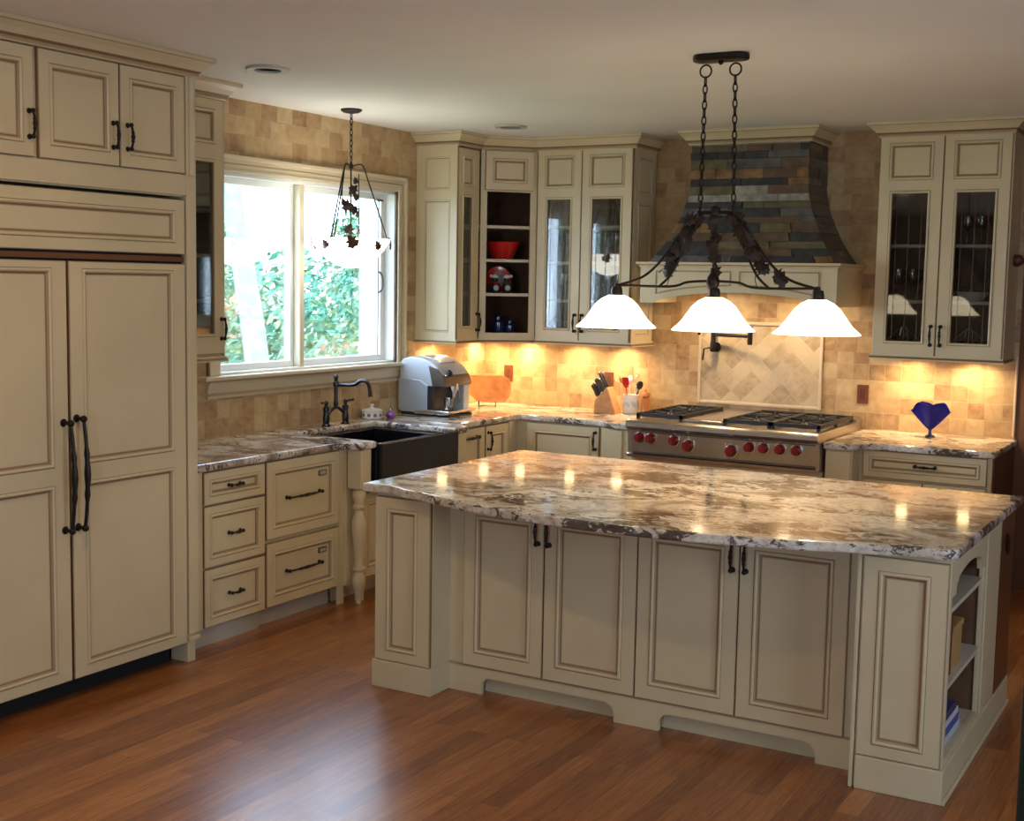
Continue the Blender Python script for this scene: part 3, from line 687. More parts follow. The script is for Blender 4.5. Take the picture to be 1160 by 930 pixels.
pth = [(.624, 6.985), (1.357, 6.985), (1.357, YB-.003)]; crown(t, pth); rail(t, pth)
t = glass_cab('cream wall cabinet with two glass doors right of the hood', 2.958, 3.712, 3.333, (1.735, 2.067))
pth = [(2.958, YB-.003), (2.958, 6.985), (3.712, 6.985), (3.712, YB-.003)]; crown(t, pth); rail(t, pth)
obj('side_panel', MB().box(3.712, 3.716, 7.0, YB-.002, 1.41, 2.74), CREAM, t)

# ------------------------------------------------------------------ range hood
t = thing('range_hood', 'range hood clad in stacked dark slate over a cream arched mantel', 'range hood', (2.145, 7.05, 1.69))
def hw(z):   # half width and front y of the slate body at height z
    k = max(0, min(1, (2.42-z)/(2.42-1.955)));  c = .15*k+.85*k*k if k < 1 else 1
    return .388+.215*(.35*k+.65*k*k), 6.975-.125*(.3*k+.7*k*k)
XC = 2.145
core = MB(); zz = [1.955+.0465*i for i in range(11)]+[2.75]
rows = []
for z in zz:
    hwz, fy_ = hw(z); rows.append([V((XC-hwz+.012, YB-.002, z)), V((XC-hwz+.012, fy_+.012, z)), V((XC+hwz-.012, fy_+.012, z)), V((XC+hwz-.012, YB-.002, z))])
for r in rows: core.v += r
for k in range(len(rows)-1):
    for j in range(3): core.idx([k*4+j, k*4+j+1, (k+1)*4+j+1, (k+1)*4+j], 0)
core.idx([0, 1, 2, 3], 0); core.idx([len(rows)*4-4+j for j in range(4)], 0)
obj('core', core, BLACK, t)
rng = random.Random(11)
sl = MB(); z = 1.955; row = 0
seq = [0, 0, 3, 4, 2, 0, 1, 3, 5, 4, 0, 2, 1, 0, 2, 5]
while z < 2.728:
    hh = rng.choice([.045, .055, .062, .04]); z1 = min(z+hh, 2.735)
    wa, fa = hw(z); wb, fb = hw(z1); base = seq[row % len(seq)]
    u = 0
    while u < 1:
        u1 = min(1, u+rng.uniform(.16, .5));  u1 = 1 if u1 > .93 else u1
        mi = base if rng.random() < .5 else rng.choice([0, 1, 2, 3, 4, 5, 0, 1, 4]); pr = rng.uniform(0, .012); g = .0015
        def pt(uu, w0, f0, o): return (XC-w0+2*w0*uu, f0-o)
        a = pt(u, wa, fa, pr); b = pt(u1, wa, fa, pr); c = pt(u1, wb, fb, pr); d = pt(u, wb, fb, pr)
        ex = g
        q = [V((a[0]+ex*(u > 0), a[1], z+g)), V((b[0]-ex*(u1 < 1), b[1], z+g)), V((c[0]-ex*(u1 < 1), c[1], z1)), V((d[0]+ex*(u > 0), d[1], z1))]
        i = len(sl.v); sl.v += q+[V((p.x, p.y+.014+pr, p.z)) for p in q]
        for f in ((0, 1, 2, 3), (4, 7, 6, 5), (0, 4, 5, 1), (1, 5, 6, 2), (2, 6, 7, 3), (3, 7, 4, 0)): sl.idx([i+x for x in f], mi)
        u = u1
    for s in (-1, 1):   # the sides
        v = 0
        while v < 1:
            v1 = min(1, v+rng.uniform(.3, .8)); v1 = 1 if v1 > .85 else v1
            mi = rng.choice([0, 0, 1, 4, 0]); pr = rng.uniform(0, .007)
            ya, yb = fa+(YB-fa)*v, fa+(YB-fa)*v1; yc, yd = fb+(YB-fb)*v1, fb+(YB-fb)*v
            q = [V((XC+s*(wa+pr), ya, z+g)), V((XC+s*(wa+pr), yb-.002, z+g)), V((XC+s*(wb+pr), yc-.002, z1)), V((XC+s*(wb+pr), yd, z1))]
            i = len(sl.v); sl.v += q+[V((p.x-s*.013, p.y, p.z)) for p in q]
            for f in ((0, 1, 2, 3), (4, 7, 6, 5), (0, 4, 5, 1), (1, 5, 6, 2), (2, 6, 7, 3), (3, 7, 4, 0)): sl.idx([i+x for x in f], mi)
            v = v1
    z = z1; row += 1
obj('slate_cladding', sl, SLATE, t)
MX0, MX1, MY = 1.505, 2.788, 6.79
def archz(x, zb=1.69, rise=.075):
    q = (x-(MX0+.09))/(MX1-MX0-.18); return zb if q < 0 or q > 1 else zb+rise*math.sin(PI*q)**.6
xs = [MX0]+[MX0+.09+(MX1-MX0-.18)*k/24 for k in range(25)]+[MX1]
pl = [(x, archz(x)) for x in xs]
pl.insert(1, (MX0+.09, 1.69)); front = pl+[(MX1, 1.925), (MX0, 1.925)]
m_ = MB().prism(front, MY, MY+.02, lambda u, v, w: (u, w, v))
m_.box(MX0, MX0+.02, MY+.02, YB-.003, 1.69, 1.925); m_.box(MX1-.02, MX1, MY+.02, YB-.003, 1.69, 1.925); m_.box(MX0+.02, MX1-.02, MY+.02, YB-.003, 1.78, 1.80)
mo = obj('mantel', m_, CREAM, t)
def apanel(x0, x1):
    o_ = MB()
    top = 1.895; pts = [(x0, archz(x0)+.045)]+[(x0+(x1-x0)*k/10, archz(x0+(x1-x0)*k/10)+.045) for k in range(1, 10)]+[(x1, archz(x1)+.045), (x1, top), (x0, top)]
    loop = [V((u, MY-.002, v)) for u, v in pts]
    o_.tube(loop, .0055, 6, closed=True); return o_
obj('raised_frame', apanel(MX0+.11, XC-.03), GLAZE2, mo); obj('raised_frame', apanel(XC+.03, MX1-.11), GLAZE2, mo)
obj('mantel_shelf', sweep(MB(), [(MX0, YB-.003), (MX0, MY), (MX1, MY), (MX1, YB-.003)], [(-.02, 1.918), (.004, 1.918), (.012, 1.93), (.024, 1.938), (.024, 1.952), (-.02, 1.952)], mats=[0, 0, 2, 0, 0, 0]), CM, t)
obj('shelf_top', MB().box(MX0+.01, MX1-.01, MY+.01, YB-.003, 1.945, 1.9515), CREAM, t)
crown(t, [(XC-.395, YB-.003), (XC-.395, 6.965), (XC+.395, 6.965), (XC+.395, YB-.003)])

# pot filler
t = thing('pot_filler', 'folding dark bronze pot filler on the tile wall over the rangetop', 'faucet', (1.83, YB, 1.40))
px_, pz = 1.825, 1.395
obj('wall_flange', MB().lathe([(.034, 0), (.034, .008), (.018, .014), (.018, .05)], (px_, YB-.004, pz), 18, axis=(0, -1, 0)), IRON, t, smooth=True)
obj('valve', MB().lathe([(.016, -.03), (.020, -.02), (.020, .03), (.016, .04), (.016, .15), (.02, .155), (.02, .18), (.001, .182)], (px_, YB-.065, pz), 14), IRON, t, smooth=True)
obj('lever', MB().tube([(px_-.005, YB-.075, pz), (px_-.05, YB-.10, pz-.01), (px_-.055, YB-.105, pz-.085)], [.007, .006, .007], 8), IRON, t, smooth=True)
obj('arm', MB().tube([(px_, YB-.065, pz+.085), (px_+.24, YB-.12, pz+.085), (px_+.28, YB-.13, pz+.085)], .011, 10).lathe([(.017, -.02), (.017, .10)], (px_+.28, YB-.13, pz+.05), 12), IRON, t, smooth=True)
obj('spout', MB().tube([(px_+.28, YB-.13, pz+.145), (px_+.12, YB-.24, pz+.145), (px_+.02, YB-.31, pz+.145), (px_, YB-.32, pz+.13), (px_, YB-.32, pz+.09)], .010, 10), IRON, t, smooth=True)

# outlets
for x, z, lab in ((.205, 1.135, 'copper outlet plate on the tile near the orange board'), (1.03, 1.125, 'copper outlet plate behind the knife block'), (2.825, 1.135, 'copper outlet plate on the tile right of the rangetop')):
    o = MB().box(x-.036, x+.036, YB-.007, YB-.0005, z-.06, z+.06); o.box(x-.016, x+.016, YB-.009, YB-.007, z-.035, z+.035, 1)
    tag(obj('wall_outlet', o, [PLATE, WOODD], bevel=.002), lab, 'outlet')

# curtain rod at the right end of the back wall
t = thing('curtain_rod', 'dark wooden curtain rod with a ball finial beside the right wall cabinet', 'curtain rod', (4.2, 7.22, 1.99))
obj('finial', MB().lathe([(.001, -.035), (.022, -.03), (.036, -.012), (.036, .012), (.022, .032), (.012, .04), (.022, .05), (.022, .06), (.012, .066)], (3.735, 7.17, 1.985), 16, axis=(1, 0, 0)), WOODD, t, smooth=True)
obj('rod', MB().tube([(3.79, 7.17, 1.985), (5.3, 7.17, 1.985)], .016, 12), WOODD, t, smooth=True)
obj('bracket', MB().tube([(3.88, YB-.002, 1.985), (3.88, 7.17, 1.985)], .012, 8).box(3.86, 3.90, YB-.01, YB-.001, 1.94, 2.03), WOODD, t)

# ------------------------------------------------------------------ island
t = thing('kitchen_island', 'large cream kitchen island with four doors, panelled corner posts and open end shelves', 'kitchen island', (2.88, 4.4, 0))
IX0, IX1, IY0, IY1, IF = 1.655, 4.115, 3.705, 5.04, 3.863
b_ = MB()
b_.box(IX0+.01, 3.74, IF, IY1, .122, .876); b_.box(3.74, 3.822, IF+.02, 4.38, .122, .876); b_.box(3.74, IX1-.005, 4.40, IY1, .122, .876)
b_.box(3.74, IX1-.002, 4.38, 4.40, .122, .876)
b_.box(IX0+.01, 3.70, IF+.05, IY1-.02, 0, .122); b_.box(3.722, 3.80, IF-.004, IF+.02, .122, .876)
obj('body', b_, CREAM, t)
obj('shelf_back', MB().box(3.822, 3.828, 3.739, 4.38, .13, .87), CAB_IN, t)
lp_ = MB().box(IX0, 1.955, IY0+.018, IF+.02, .0, .876)
obj('corner_post', lp_, CREAM, t)
obj('corner_panel', door_mesh((IX0+.004, IY0+.018, .125), XA, -YA, .292, .735, [(.062, .225, .045, .685, 'panel')], t=.018), CM, t)
obj('post_base', MB().box(IX0-.006, 1.962, IY0-.006, IF, 0, .123), CREAM, t, bevel=.003)
obj('corner_post', MB().box(3.800, IX1, IY0+.018, 3.738, .0, .876).box(3.800, 3.82, 3.738, IF+.01, 0, .876), CREAM, t)
obj('corner_panel', door_mesh((3.812, IY0+.018, .125), XA, -YA, .297, .735, [(.055, .238, .045, .685, 'panel')], t=.018), CM, t)
obj('pilaster_strip', MB().box(3.792, 3.806, IY0-.004, IY0+.02, 0, .876), CREAM, t, bevel=.002)
obj('post_base', MB().box(3.814, IX1+.008, IY0-.008, 3.738, 0, .123).box(IX1-.03, IX1+.008, 3.738, IY1, 0, .123), CREAM, t, bevel=.003)
obj('shoe_molding', MB().box(IX1+.008, IX1+.020, IY0-.008, IY1, 0, .018), CREAM, t, bevel=.004)
obj('shelf_liner', MB().box(3.829, IX1-.021, 4.376, 4.379, .13, .87), CAB_IN, t)
# shelves in the end
for z in (.130, .395, .672):
    obj('shelf', MB().box(3.829, IX1-.006, 3.742, 4.375, z, z+.018), SHELFW, t, label='open shelf in the island end')
obj('end_frame', MB().box(IX1-.02, IX1, 3.738, 3.752, .123, .876).box(IX1-.02, IX1, 4.366, 4.398, .123, .876).box(IX1-.02, IX1, 3.752, 4.366, .123, .150), CREAM, t, bevel=.002)
def vz(y):
    q = (y-3.752)/(4.366-3.752); e = min(q, 1-q)
    if e < .10: return .735
    if e < .15: return .775
    return .79+.022*math.sin(PI*(e-.15)/.7)
pv = [(3.752, .735)]
for k in range(0, 41):
    y = 3.752+.614*k/40; pv.append((y, vz(y)))
pv += [(4.366, .735), (4.366, .876), (3.752, .876)]
obj('shelf_valance', MB().prism(pv[1:], IX1-.018, IX1, lambda u, v, w: (w, u, v)), CREAM, t)
obj('end_pilaster', MB().box(IX1-.005, IX1+.004, 4.41, 4.70, .123, .872), CREAM, t, bevel=.003)
ep = MB().box(IX1-.005, IX1+.003, 4.72, IY1, .123, .872)
eo = obj('stained_end_door', ep, mat('stained_brown', (.11, .045, .02), .3, noise=.3, nscale=8), t, label='brown stained end door')
obj('oval_pull', MB().lathe([(.038, 0), (.038, .006), (.024, .008), (.001, .009)], (IX1+.003, 4.86, .74), 20, axis=(1, 0, 0), sy=1.5), IRON, eo, smooth=True)
# front doors
for a, b, hx in ((2.036, 2.433, 2.408), (2.438, 2.864, 2.462), (2.868, 3.296, 3.272), (3.300, 3.728, 3.326)):
    wd = b-a; d_ = obj('door', door_mesh((a, IF, .127), XA, -YA, wd, .73, simple(wd, .73, .058)), CM, t)
    pull(d_, (hx, IF-.02, .765), ZA, -YA, .11, r=.006)
# arched valance with feet
def arch(x0, x1):
    pts = [(x0, 0)]
    for k in range(7): a = PI/2*k/6; pts.append((x0+.045*math.sin(a), .035+.040*(1-math.cos(a))) if False else (x0+.05*(1-math.cos(a)), .03+.048*math.sin(a)))
    for k in range(7): a = PI/2*(1-k/6); pts.append((x1-.05*(1-math.cos(a)), .03+.048*math.sin(a)))
    pts.append((x1, 0)); return pts
vp = [(1.955, 0)]+arch(2.126, 2.772)+arch(2.973, 3.622)+[(3.80, 0), (3.80, .122), (1.955, .122)]
obj('arched_valance', MB().prism(vp, IF-.006, IF+.016, lambda u, v, w: (u, w, v)), CREAM, t)
obj('valance_bead', MB().box(1.955, 3.80, IF-.010, IF, .118, .126), GLAZE2, t)
# countertop with a bowed front
R_ = 2.415; yc = 3.44+R_; front = []
for k in range(33):
    x = 1.955+(3.785-1.955)*k/32; front.append((x, yc-math.sqrt(R_*R_-(x-2.87)**2)))
pl = [(1.60, 5.10), (1.60, 3.69), (1.605, 3.682), (1.76, 3.682), (1.80, 3.672), (1.845, 3.645), (1.90, 3.630)]+front+[(3.84, 3.630), (3.895, 3.645), (3.94, 3.672), (3.98, 3.682), (4.10, 3.684), (4.135, 3.72), (4.138, 5.10)]
tag(slab('countertop', pl, .876, .914, .012), 'large bow-front polished granite countertop on the island', 'countertop')

# things on the island shelves
def book(x, y, z, sx, sy, sz, m, lab, grp=None):
    t_ = MB().box(x, x+sx, y, y+sy, z, z+sz, 0)
    pg = .004
    if sz > sy: t_.box(x+.004, x+sx-.002, y+pg, y+sy-pg, z+sz-.006, z+sz+.0005, 1)
    else: t_.box(x+.004, x+sx-.002, y-.0005, y+.004, z+pg, z+sz-pg, 1)
    o = obj('book', t_, [m, WHITE_P], bevel=.0015); return tag(o, lab, 'book', grp)
bz = .414
book(3.90, 3.865, bz, .19, .028, .245, mat('book_orange', (.42, .12, .03), .5), 'tall orange-brown book standing at the left of the middle island shelf')
book(3.91, 3.897, bz, .18, .022, .225, mat('book_maroon', (.12, .02, .02), .5), 'dark maroon book standing beside the orange book on the middle island shelf')
tag(obj('storage_box', MB().box(3.90, 4.085, 3.96, 4.13, bz, bz+.14).box(3.895, 4.09, 3.955, 4.135, bz+.14, bz+.165), mat('tan_card', (.45, .27, .09), .6), bevel=.004), 'tan lidded box on the middle shelf in the island end', 'box')
z = .149
for sx, sy, sz, c, n in ((.24, .30, .03, (.55, .57, .6), 'white book at the bottom of the stack on the lowest island shelf'), (.22, .27, .032, (.05, .10, .38), 'blue book in the stack on the lowest island shelf'),
                      (.21, .26, .025, (.62, .64, .68), 'pale book above the blue one on the lowest island shelf'), (.2, .22, .03, (.05, .055, .16), 'navy book on top of the stack on the lowest island shelf')):
    book(4.088-sx, 3.86, z, sx, sy, sz, mat('cover', c, .4), n); z += sz+.0015
t = thing('pitcher', 'small white porcelain pitcher on the top shelf in the island end', 'pitcher', (4.02, 3.80, .69))
obj('body', MB().lathe([(.001, 0), (.028, 0), (.04, .03), (.036, .06), (.022, .085), (.028, .10), (.024, .10), (.018, .085), (.001, .03)], (4.02, 3.80, .6905), 20), WHITE_P, t, smooth=True)
obj('handle', MB().tube([(4.02, 3.835, .72), (4.02, 3.862, .745), (4.02, 3.85, .78), (4.02, 3.822, .784)], .005, 8, smooth=4), WHITE_P, t, smooth=True)
tag(obj('small_bowl', MB().lathe([(.001, 0), (.025, 0), (.05, .03), (.06, .045), (.055, .045), (.03, .01), (.001, .008)], (4.03, 3.93, .6905), 20), IRON, smooth=True), 'small dark bowl on the top shelf in the island end', 'bowl')

# ------------------------------------------------------------------ leaves and lights
def leaf(mb, c, s, d, up, m=0):
    """five-lobed vine leaf, slightly folded, with thickness"""
    d = V(d).normalized(); up = V(up); sd = d.cross(up)
    sd = sd.normalized() if sd.length > 1e-5 else d.orthogonal().normalized(); nn = sd.cross(d)
    out = [(-.05, -.5), (.25, -.62), (.42, -.38), (.62, -.30), (.34, -.05), (.58, .22), (.24, .20), (.20, .36), (0, .62)]
    out = out+[(-x, y) for x, y in out[::-1][1:]]; c = V(c); th = .0012
    i = len(mb.v)
    for sg in (-1, 1):
        for x, y in out: mb.v.append(c+sd*(x*s)+d*(y*s)+nn*(-.25*abs(x)*s+sg*th))
        mb.v.append(c+nn*(.02*s+sg*th))
    n = len(out)
    for k in range(n):
        j = (k+1) % n
        mb.idx([i+k, i+j, i+n], m); mb.idx([i+n+1+j, i+n+1+k, i+2*n+1], m); mb.idx([i+k, i+n+1+k, i+n+1+j, i+j], m)
def chain(p0, p1, nlinks, r=.0035, w=.011):
    mb = MB(); p0, p1 = V(p0), V(p1); d = (p1-p0)/nlinks; L = d.length*.5+w*.35; dn = d.normalized()
    a = V((1, 0, 0)); b = dn.cross(a).normalized()
    for k in range(nlinks):
        c = p0+d*(k+.5); s = a if k % 2 else b
        pts = []
        for q in range(12):
            an = 2*PI*q/12; pts.append(c+s*(w*.7*math.cos(an))+dn*(L*math.sin(an)))
        mb.tube(pts, r*.75, 5, closed=True)
    return mb
CX, CY = 2.925, 4.43
t = thing('chandelier', 'linear wrought iron chandelier with three lit bell shades and vine leaves over the island', 'chandelier', (CX, CY, H))
m_ = MB(); pts = []
for q in range(28):
    an = 2*PI*q/28; pts.append((CX+math.copysign(.075, math.cos(an))+.05*math.cos(an), CY+.05*math.sin(an)))
m_.prism(pts, H-.03, H-.001); obj('canopy', m_, IRON, t, bevel=.008)
obj('canopy_finial', MB().ball((CX, CY, H-.035), .011), IRON, t, smooth=True)
for s, xt, xb in ((-1, 2.858, 2.852), (1, 2.992, 3.004)):
    rg = MB().tube([(xt+.026*math.cos(2*PI*q/16), CY, H-.068+.026*math.sin(2*PI*q/16)) for q in range(16)], .004, 6, closed=True)
    obj('ring', rg, IRON, t, smooth=True)
    obj('chain', chain((xt, CY, H-.095), (xb, CY, 2.135), 17, r=.0042, w=.013), IRON, t, smooth=True)
fr = MB(); rr = .0058
XL, XM, XRt = 2.455, 2.922, 3.385; ZE = 1.803
for s in (-1, 1):
    X = lambda d: XM+s*d
    for dy in (-.0, ):
        fr.tube([(X(.02), CY, 2.125), (X(.075), CY, 2.12), (X(.13), CY, 2.07), (X(.19), CY, 1.99), (X(.26), CY, 1.90), (X(.34), CY, 1.838), (X(.455), CY, ZE)], rr, 8, smooth=5)
        fr.tube([(X(.055), CY, 2.118), (X(.105), CY, 2.03), (X(.155), CY, 1.93), (X(.20), CY, 1.85), (X(.25), CY, ZE)], rr, 8, smooth=5)
    fr.tube([(X(.455), CY, ZE), (X(.20), CY, ZE-.002), (X(.12), CY, ZE+.018), (X(.03), CY, ZE+.024), (X(0), CY, ZE+.022)], rr, 8, smooth=5)
fr.tube([(XM-.08, CY, 2.122), (XM+.08, CY, 2.122)], .008, 8)
obj('frame', fr, IRON, t, smooth=True)
obj('hub', MB().lathe([(.001, -.045), (.014, -.04), (.024, -.02), (.03, 0), (.024, .022), (.012, .04), (.012, .06), (.001, .065)], (XM, CY, ZE+.02), 14), IRON, t, smooth=True)
obj('center_stem', MB().tube([(XM, CY, 2.15), (XM, CY, ZE+.06)], .005, 8).ball((XM, CY, 2.13), .022), IRON, t, smooth=True)
rg = random.Random(5); lf = MB()
def vine(pts, n, s0):
    P = [V(p) for p in pts]
    for k in range(n):
        q = (k+.5)/n*(len(P)-1); i = int(q); p = P[i].lerp(P[min(i+1, len(P)-1)], q-i)
        a = rg.uniform(0, 2*PI); o = V((rg.uniform(-.010, .010), rg.uniform(-.02, .02), rg.uniform(-.015, .015)))
        leaf(lf, p+o, s0*rg.uniform(.8, 1.25), (math.cos(a), rg.uniform(-.5, .5), math.sin(a)), (rg.uniform(-.4, .4), -1, rg.uniform(-.3, .5)))
for s in (-1, 1):
    X = lambda d: XM+s*d
    vine([(X(.09), CY, 2.10), (X(.13), CY, 2.03), (X(.175), CY, 1.955), (X(.225), CY, 1.875)], 26, .050)
    vine([(X(.06), CY, 2.11), (X(.10), CY, 2.09)], 3, .042)
vine([(X(.27), CY, 1.86), (X(.31), CY, 1.83)], 4, .05)
vine([(XM, CY, 2.12), (XM, CY, 1.99), (XM+.01, CY, 1.88)], 12, .046)
lo = obj('vine_leaves', lf, IRONB, t)
curl = MB()
for s in (-1, 1):
    cpt = [(XM+s*(.215+.03*math.cos(a/6.)*math.exp(-a*.03)), CY-.02, 1.86+.028*math.sin(a/6.)-a*.0012) for a in range(0, 34)]
    curl.tube(cpt, .0018, 4)
obj('tendrils', curl, IRON, t)
SHP = [(.036, .145), (.046, .140), (.070, .128), (.094, .106), (.113, .080), (.130, .055), (.148, .032), (.166, .016), (.178, .006), (.182, .0), (.178, -.001), (.163, .012), (.145, .028), (.127, .051), (.110, .076), (.091, .102), (.068, .123), (.046, .134), (.036, .139)]
for k, (x, lab) in enumerate(((XL+.008, 'left'), (XM+.008, 'middle'), (XRt+.002, 'right'))):
    zb = 1.613
    sk_ = obj('socket', MB().lathe([(.001, .200), (.010, .198), (.010, .185), (.022, .182), (.026, .165), (.026, .150), (.032, .146), (.032, .138), (.001, .137)], (x, CY, zb), 16), IRON, t, smooth=True)
    obj('lamp_shade', MB().lathe(SHP, (x, CY, zb), 36, caps=False), SHADE, t, smooth=True)
    obj('bulb', MB().lathe([(.012, .137), (.014, .11), (.026, .085), (.028, .06), (.020, .04), (.001, .034)], (x, CY, zb), 14), BULB, sk_, smooth=True)

# bowl pendant over the sink
BX, BY = .34, 5.25
t = thing('pendant_light', 'iron vine pendant with a lit white glass bowl hanging before the window', 'pendant light', (BX, BY, H))
obj('canopy', MB().lathe([(.062, 0), (.062, -.010), (.045, -.02), (.012, -.026), (.001, -.027)], (BX, BY, H-.001), 24), IRON, t, smooth=True)
obj('chain', chain((BX, BY, H-.025), (BX, BY, 2.485), 9, r=.004, w=.012), IRON, t, smooth=True)
obj('hub', MB().lathe([(.001, 0), (.012, .004), (.016, .018), (.010, .03), (.006, .04), (.001, .042)], (BX, BY, 2.445), 12), IRON, t, smooth=True)
rf = MB(); BR = .232; zr = 2.045
for k in range(3):
    a = math.radians(38+120*k); ca, sa = math.cos(a), math.sin(a)
    for da in (-.05, .05):
        c2, s2 = math.cos(a+da), math.sin(a+da)
        rf.tube([(BX, BY, 2.46), (BX+.05*ca, BY+.05*sa, 2.475), (BX+.075*ca, BY+.075*sa, 2.455), (BX+.10*c2, BY+.10*s2, 2.38), (BX+.155*c2, BY+.155*s2, 2.22), (BX+(BR-.02)*c2, BY+(BR-.02)*s2, zr+.0)], .0038, 6, smooth=5)
    rf.ball((BX+(BR-.012)*ca, BY+(BR-.012)*sa, zr-.002), .012)
rf.tube([(BX, BY, 2.46), (BX, BY, 1.99)], .0045, 8)
rf.tube([(BX+.03, BY+.035, 2.42), (BX+.02, BY+.05, 2.2), (BX+.03, BY+.03, 2.03)], .003, 6, smooth=4); rf.tube([(BX-.03, BY-.035, 2.42), (BX-.02, BY-.06, 2.2), (BX-.0, BY-.05, 2.03)], .003, 6, smooth=4)
obj('frame', rf, IRON, t, smooth=True)
lf = MB()
for (dy, z, s) in ((.03, 2.335, .052), (-.02, 2.31, .035), (.045, 2.29, .045), (-.045, 2.235, .075), (.05, 2.21, .05), (-.04, 2.10, .06), (.045, 2.085, .035), (.0, 2.38, .035), (.055, 2.19, .04)):
    a = rg.uniform(0, 6.28); leaf(lf, (BX+rg.uniform(-.02, .04), BY+dy, z), s, (rg.uniform(-.3, .3), math.cos(a), math.sin(a)), (1, -.6, .2))
obj('vine_leaves', lf, IRONB, t); lf = MB()
for k in range(9):
    a = 2*PI*k/9+.5; leaf(lf, (BX+(BR+.006)*math.cos(a), BY+(BR+.006)*math.sin(a), zr-.03+.01*math.sin(k*3)), .05+.02*(k % 2), (math.sin(a)*.5, -math.cos(a)*.5, .8), (math.cos(a), math.sin(a), 0))
obj('rim_leaves', lf, mat('copper_leaf', (.10, .03, .02), .5, metal=.4), t)
bp_ = [(r*.64 if r > .002 else r, z*.86) for r, z in [(.001, -.185), (.06, -.180), (.14, -.160), (.22, -.122), (.29, -.07), (.335, -.025), (.350, .0), (.362, .012), (.360, .014), (.343, .002), (.326, -.025), (.28, -.066), (.21, -.115), (.13, -.150), (.06, -.170), (.001, -.175)]]
obj('glass_bowl', MB().lathe(bp_, (BX, BY, zr-.015), 40), BOWLM, t, smooth=True)

# under-cabinet puck lights
def puck(x, y, z, lab):
    p = MB().lathe([(.001, 0), (.028, 0), (.034, .004), (.034, .012)], (x, y, z), 16)
    tag(obj('puck_light', p, PUCK, smooth=True), lab, 'light', 'puck lights under the wall cabinets')
    l = bpy.data.lights.new('puck_lamp', 'AREA'); l.shape = 'DISK'; l.size = .06; l.energy = 2.7; l.color = (1, .70, .38); l.spread = math.radians(150)
    o = bpy.data.objects.new('puck_lamp', l); COL.objects.link(o); o.location = (x, y, z-.004)
PL = 'small lit puck light under the wall cabinets, washing the tile'
for x, y, z in ((.12, 6.60, 1.396), (.10, 7.19, 1.396), (.38, 7.24, 1.396), (.80, 7.22, 1.396), (1.17, 7.22, 1.396), (3.13, 7.22, 1.396), (3.50, 7.22, 1.396)): puck(x, y, z, PL)
for x in (1.85, 2.44):   # hood lamps
    p = MB().lathe([(.001, 0), (.035, 0), (.042, .004), (.042, .012)], (x, 7.05, 1.766), 16)
    tag(obj('hood_lamp', p, PUCK, smooth=True), 'lit round lamp under the range hood, shining on the rangetop', 'light', 'lamps under the hood')
    l = bpy.data.lights.new('hood_bulb', 'AREA'); l.shape = 'DISK'; l.size = .08; l.energy = 3.5; l.color = (1, .72, .42)
    o = bpy.data.objects.new('hood_bulb', l); COL.objects.link(o); o.location = (x, 7.05, 1.762)

# unseen ceiling lamps added around the camera as warm fill light
for x, y, en in ((1.9, 1.9, 8), (5.6, 1.2, 2), (3.9, -1.4, 3)):
    tag(obj('added_fill_disc', MB().lathe([(.001, .010), (.062, .010), (.066, 0), (.095, 0), (.10, .0115)], (x, y, H-.012), 24), [PUCK]), 'unseen round ceiling lamp added as warm fill in the open part of the room', 'ceiling light', 'added fill lamps on the ceiling')
    l = bpy.data.lights.new('added_fill_lamp', 'AREA'); l.shape = 'DISK'; l.size = .12; l.energy = en; l.color = (1, .74, .46)
    o = bpy.data.objects.new('added_fill_lamp', l); COL.objects.link(o); o.location = (x, y, H-.014)

# ------------------------------------------------------------------ things on the counters
CZ = .9145
# espresso machine
t = thing('espresso_machine', 'silver espresso machine with curved top on the counter in the corner by the window', 'coffee machine', (.23, 6.36, CZ))
ey0, ey1, ez = 6.19, 6.52, CZ
def xz(pr, y0, y1, m, nm, par, **kw): return obj(nm, MB().prism(pr, y0, y1, lambda u, v, w: (u, w, ez+v)), m, par, **kw)
arc = [(.035, .345), (.06, .372), (.12, .388), (.20, .385), (.27, .366), (.33, .330), (.375, .275), (.395, .225), (.395, .205), (.33, .20), (.275, .195), (.265, .02), (.035, .02)]
xz(arc, ey0+.006, ey1-.006, SILVERP, 'housing', t, smooth=True, bevel=.008)
xz([(.03, .03), (.262, .03), (.262, .20), (.20, .235), (.03, .245)], ey0, ey0+.008, GREYP, 'side_panel', t, bevel=.003)
xz([(.268, .335), (.34, .315), (.385, .262), (.403, .215), (.398, .200), (.30, .20)], ey0+.0, ey1-.0, STEELD, 'control_panel', t, bevel=.004)
xz([(.262, .04), (.30, .04), (.30, .20), (.262, .20)], ey0+.002, ey1-.075, DARKP, 'brew_recess', t)
xz([(.262, .03), (.385, .03), (.385, .20), (.262, .20)], ey1-.07, ey1-.0, SILVERP, 'water_column', t, bevel=.006)
xz([(.16, .012), (.40, .012), (.435, .022), (.435, .040), (.27, .043), (.16, .03)], ey0-.004, ey1+.004, CHROME, 'drip_tray', t, bevel=.005)
xz([(.04, 0), (.42, 0), (.42, .012), (.04, .02)], ey0+.02, ey1-.02, DARKP, 'base', t)
xz([(.10, .386), (.16, .394), (.24, .384), (.31, .352), (.30, .345), (.12, .380)], ey0+.08, ey1-.06, GREYP, 'cup_tray', t)
obj('dial', MB().lathe([(.022, 0), (.020, .012), (.001, .013)], (.375, ey0+.09, ez+.285), 18, axis=(.8, 0, .55)), DARKP, t, smooth=True)
obj('button', MB().lathe([(.009, 0), (.008, .008), (.001, .009)], (.385, ey0+.035, ez+.27), 12, axis=(.8, 0, .55)), CHROME, t, smooth=True)
obj('coffee_spout', MB().lathe([(.012, 0), (.014, .03), (.03, .07), (.034, .10), (.02, .115)], (.37, ey0+.15, ez+.115), 16), CHROME, t, smooth=True)
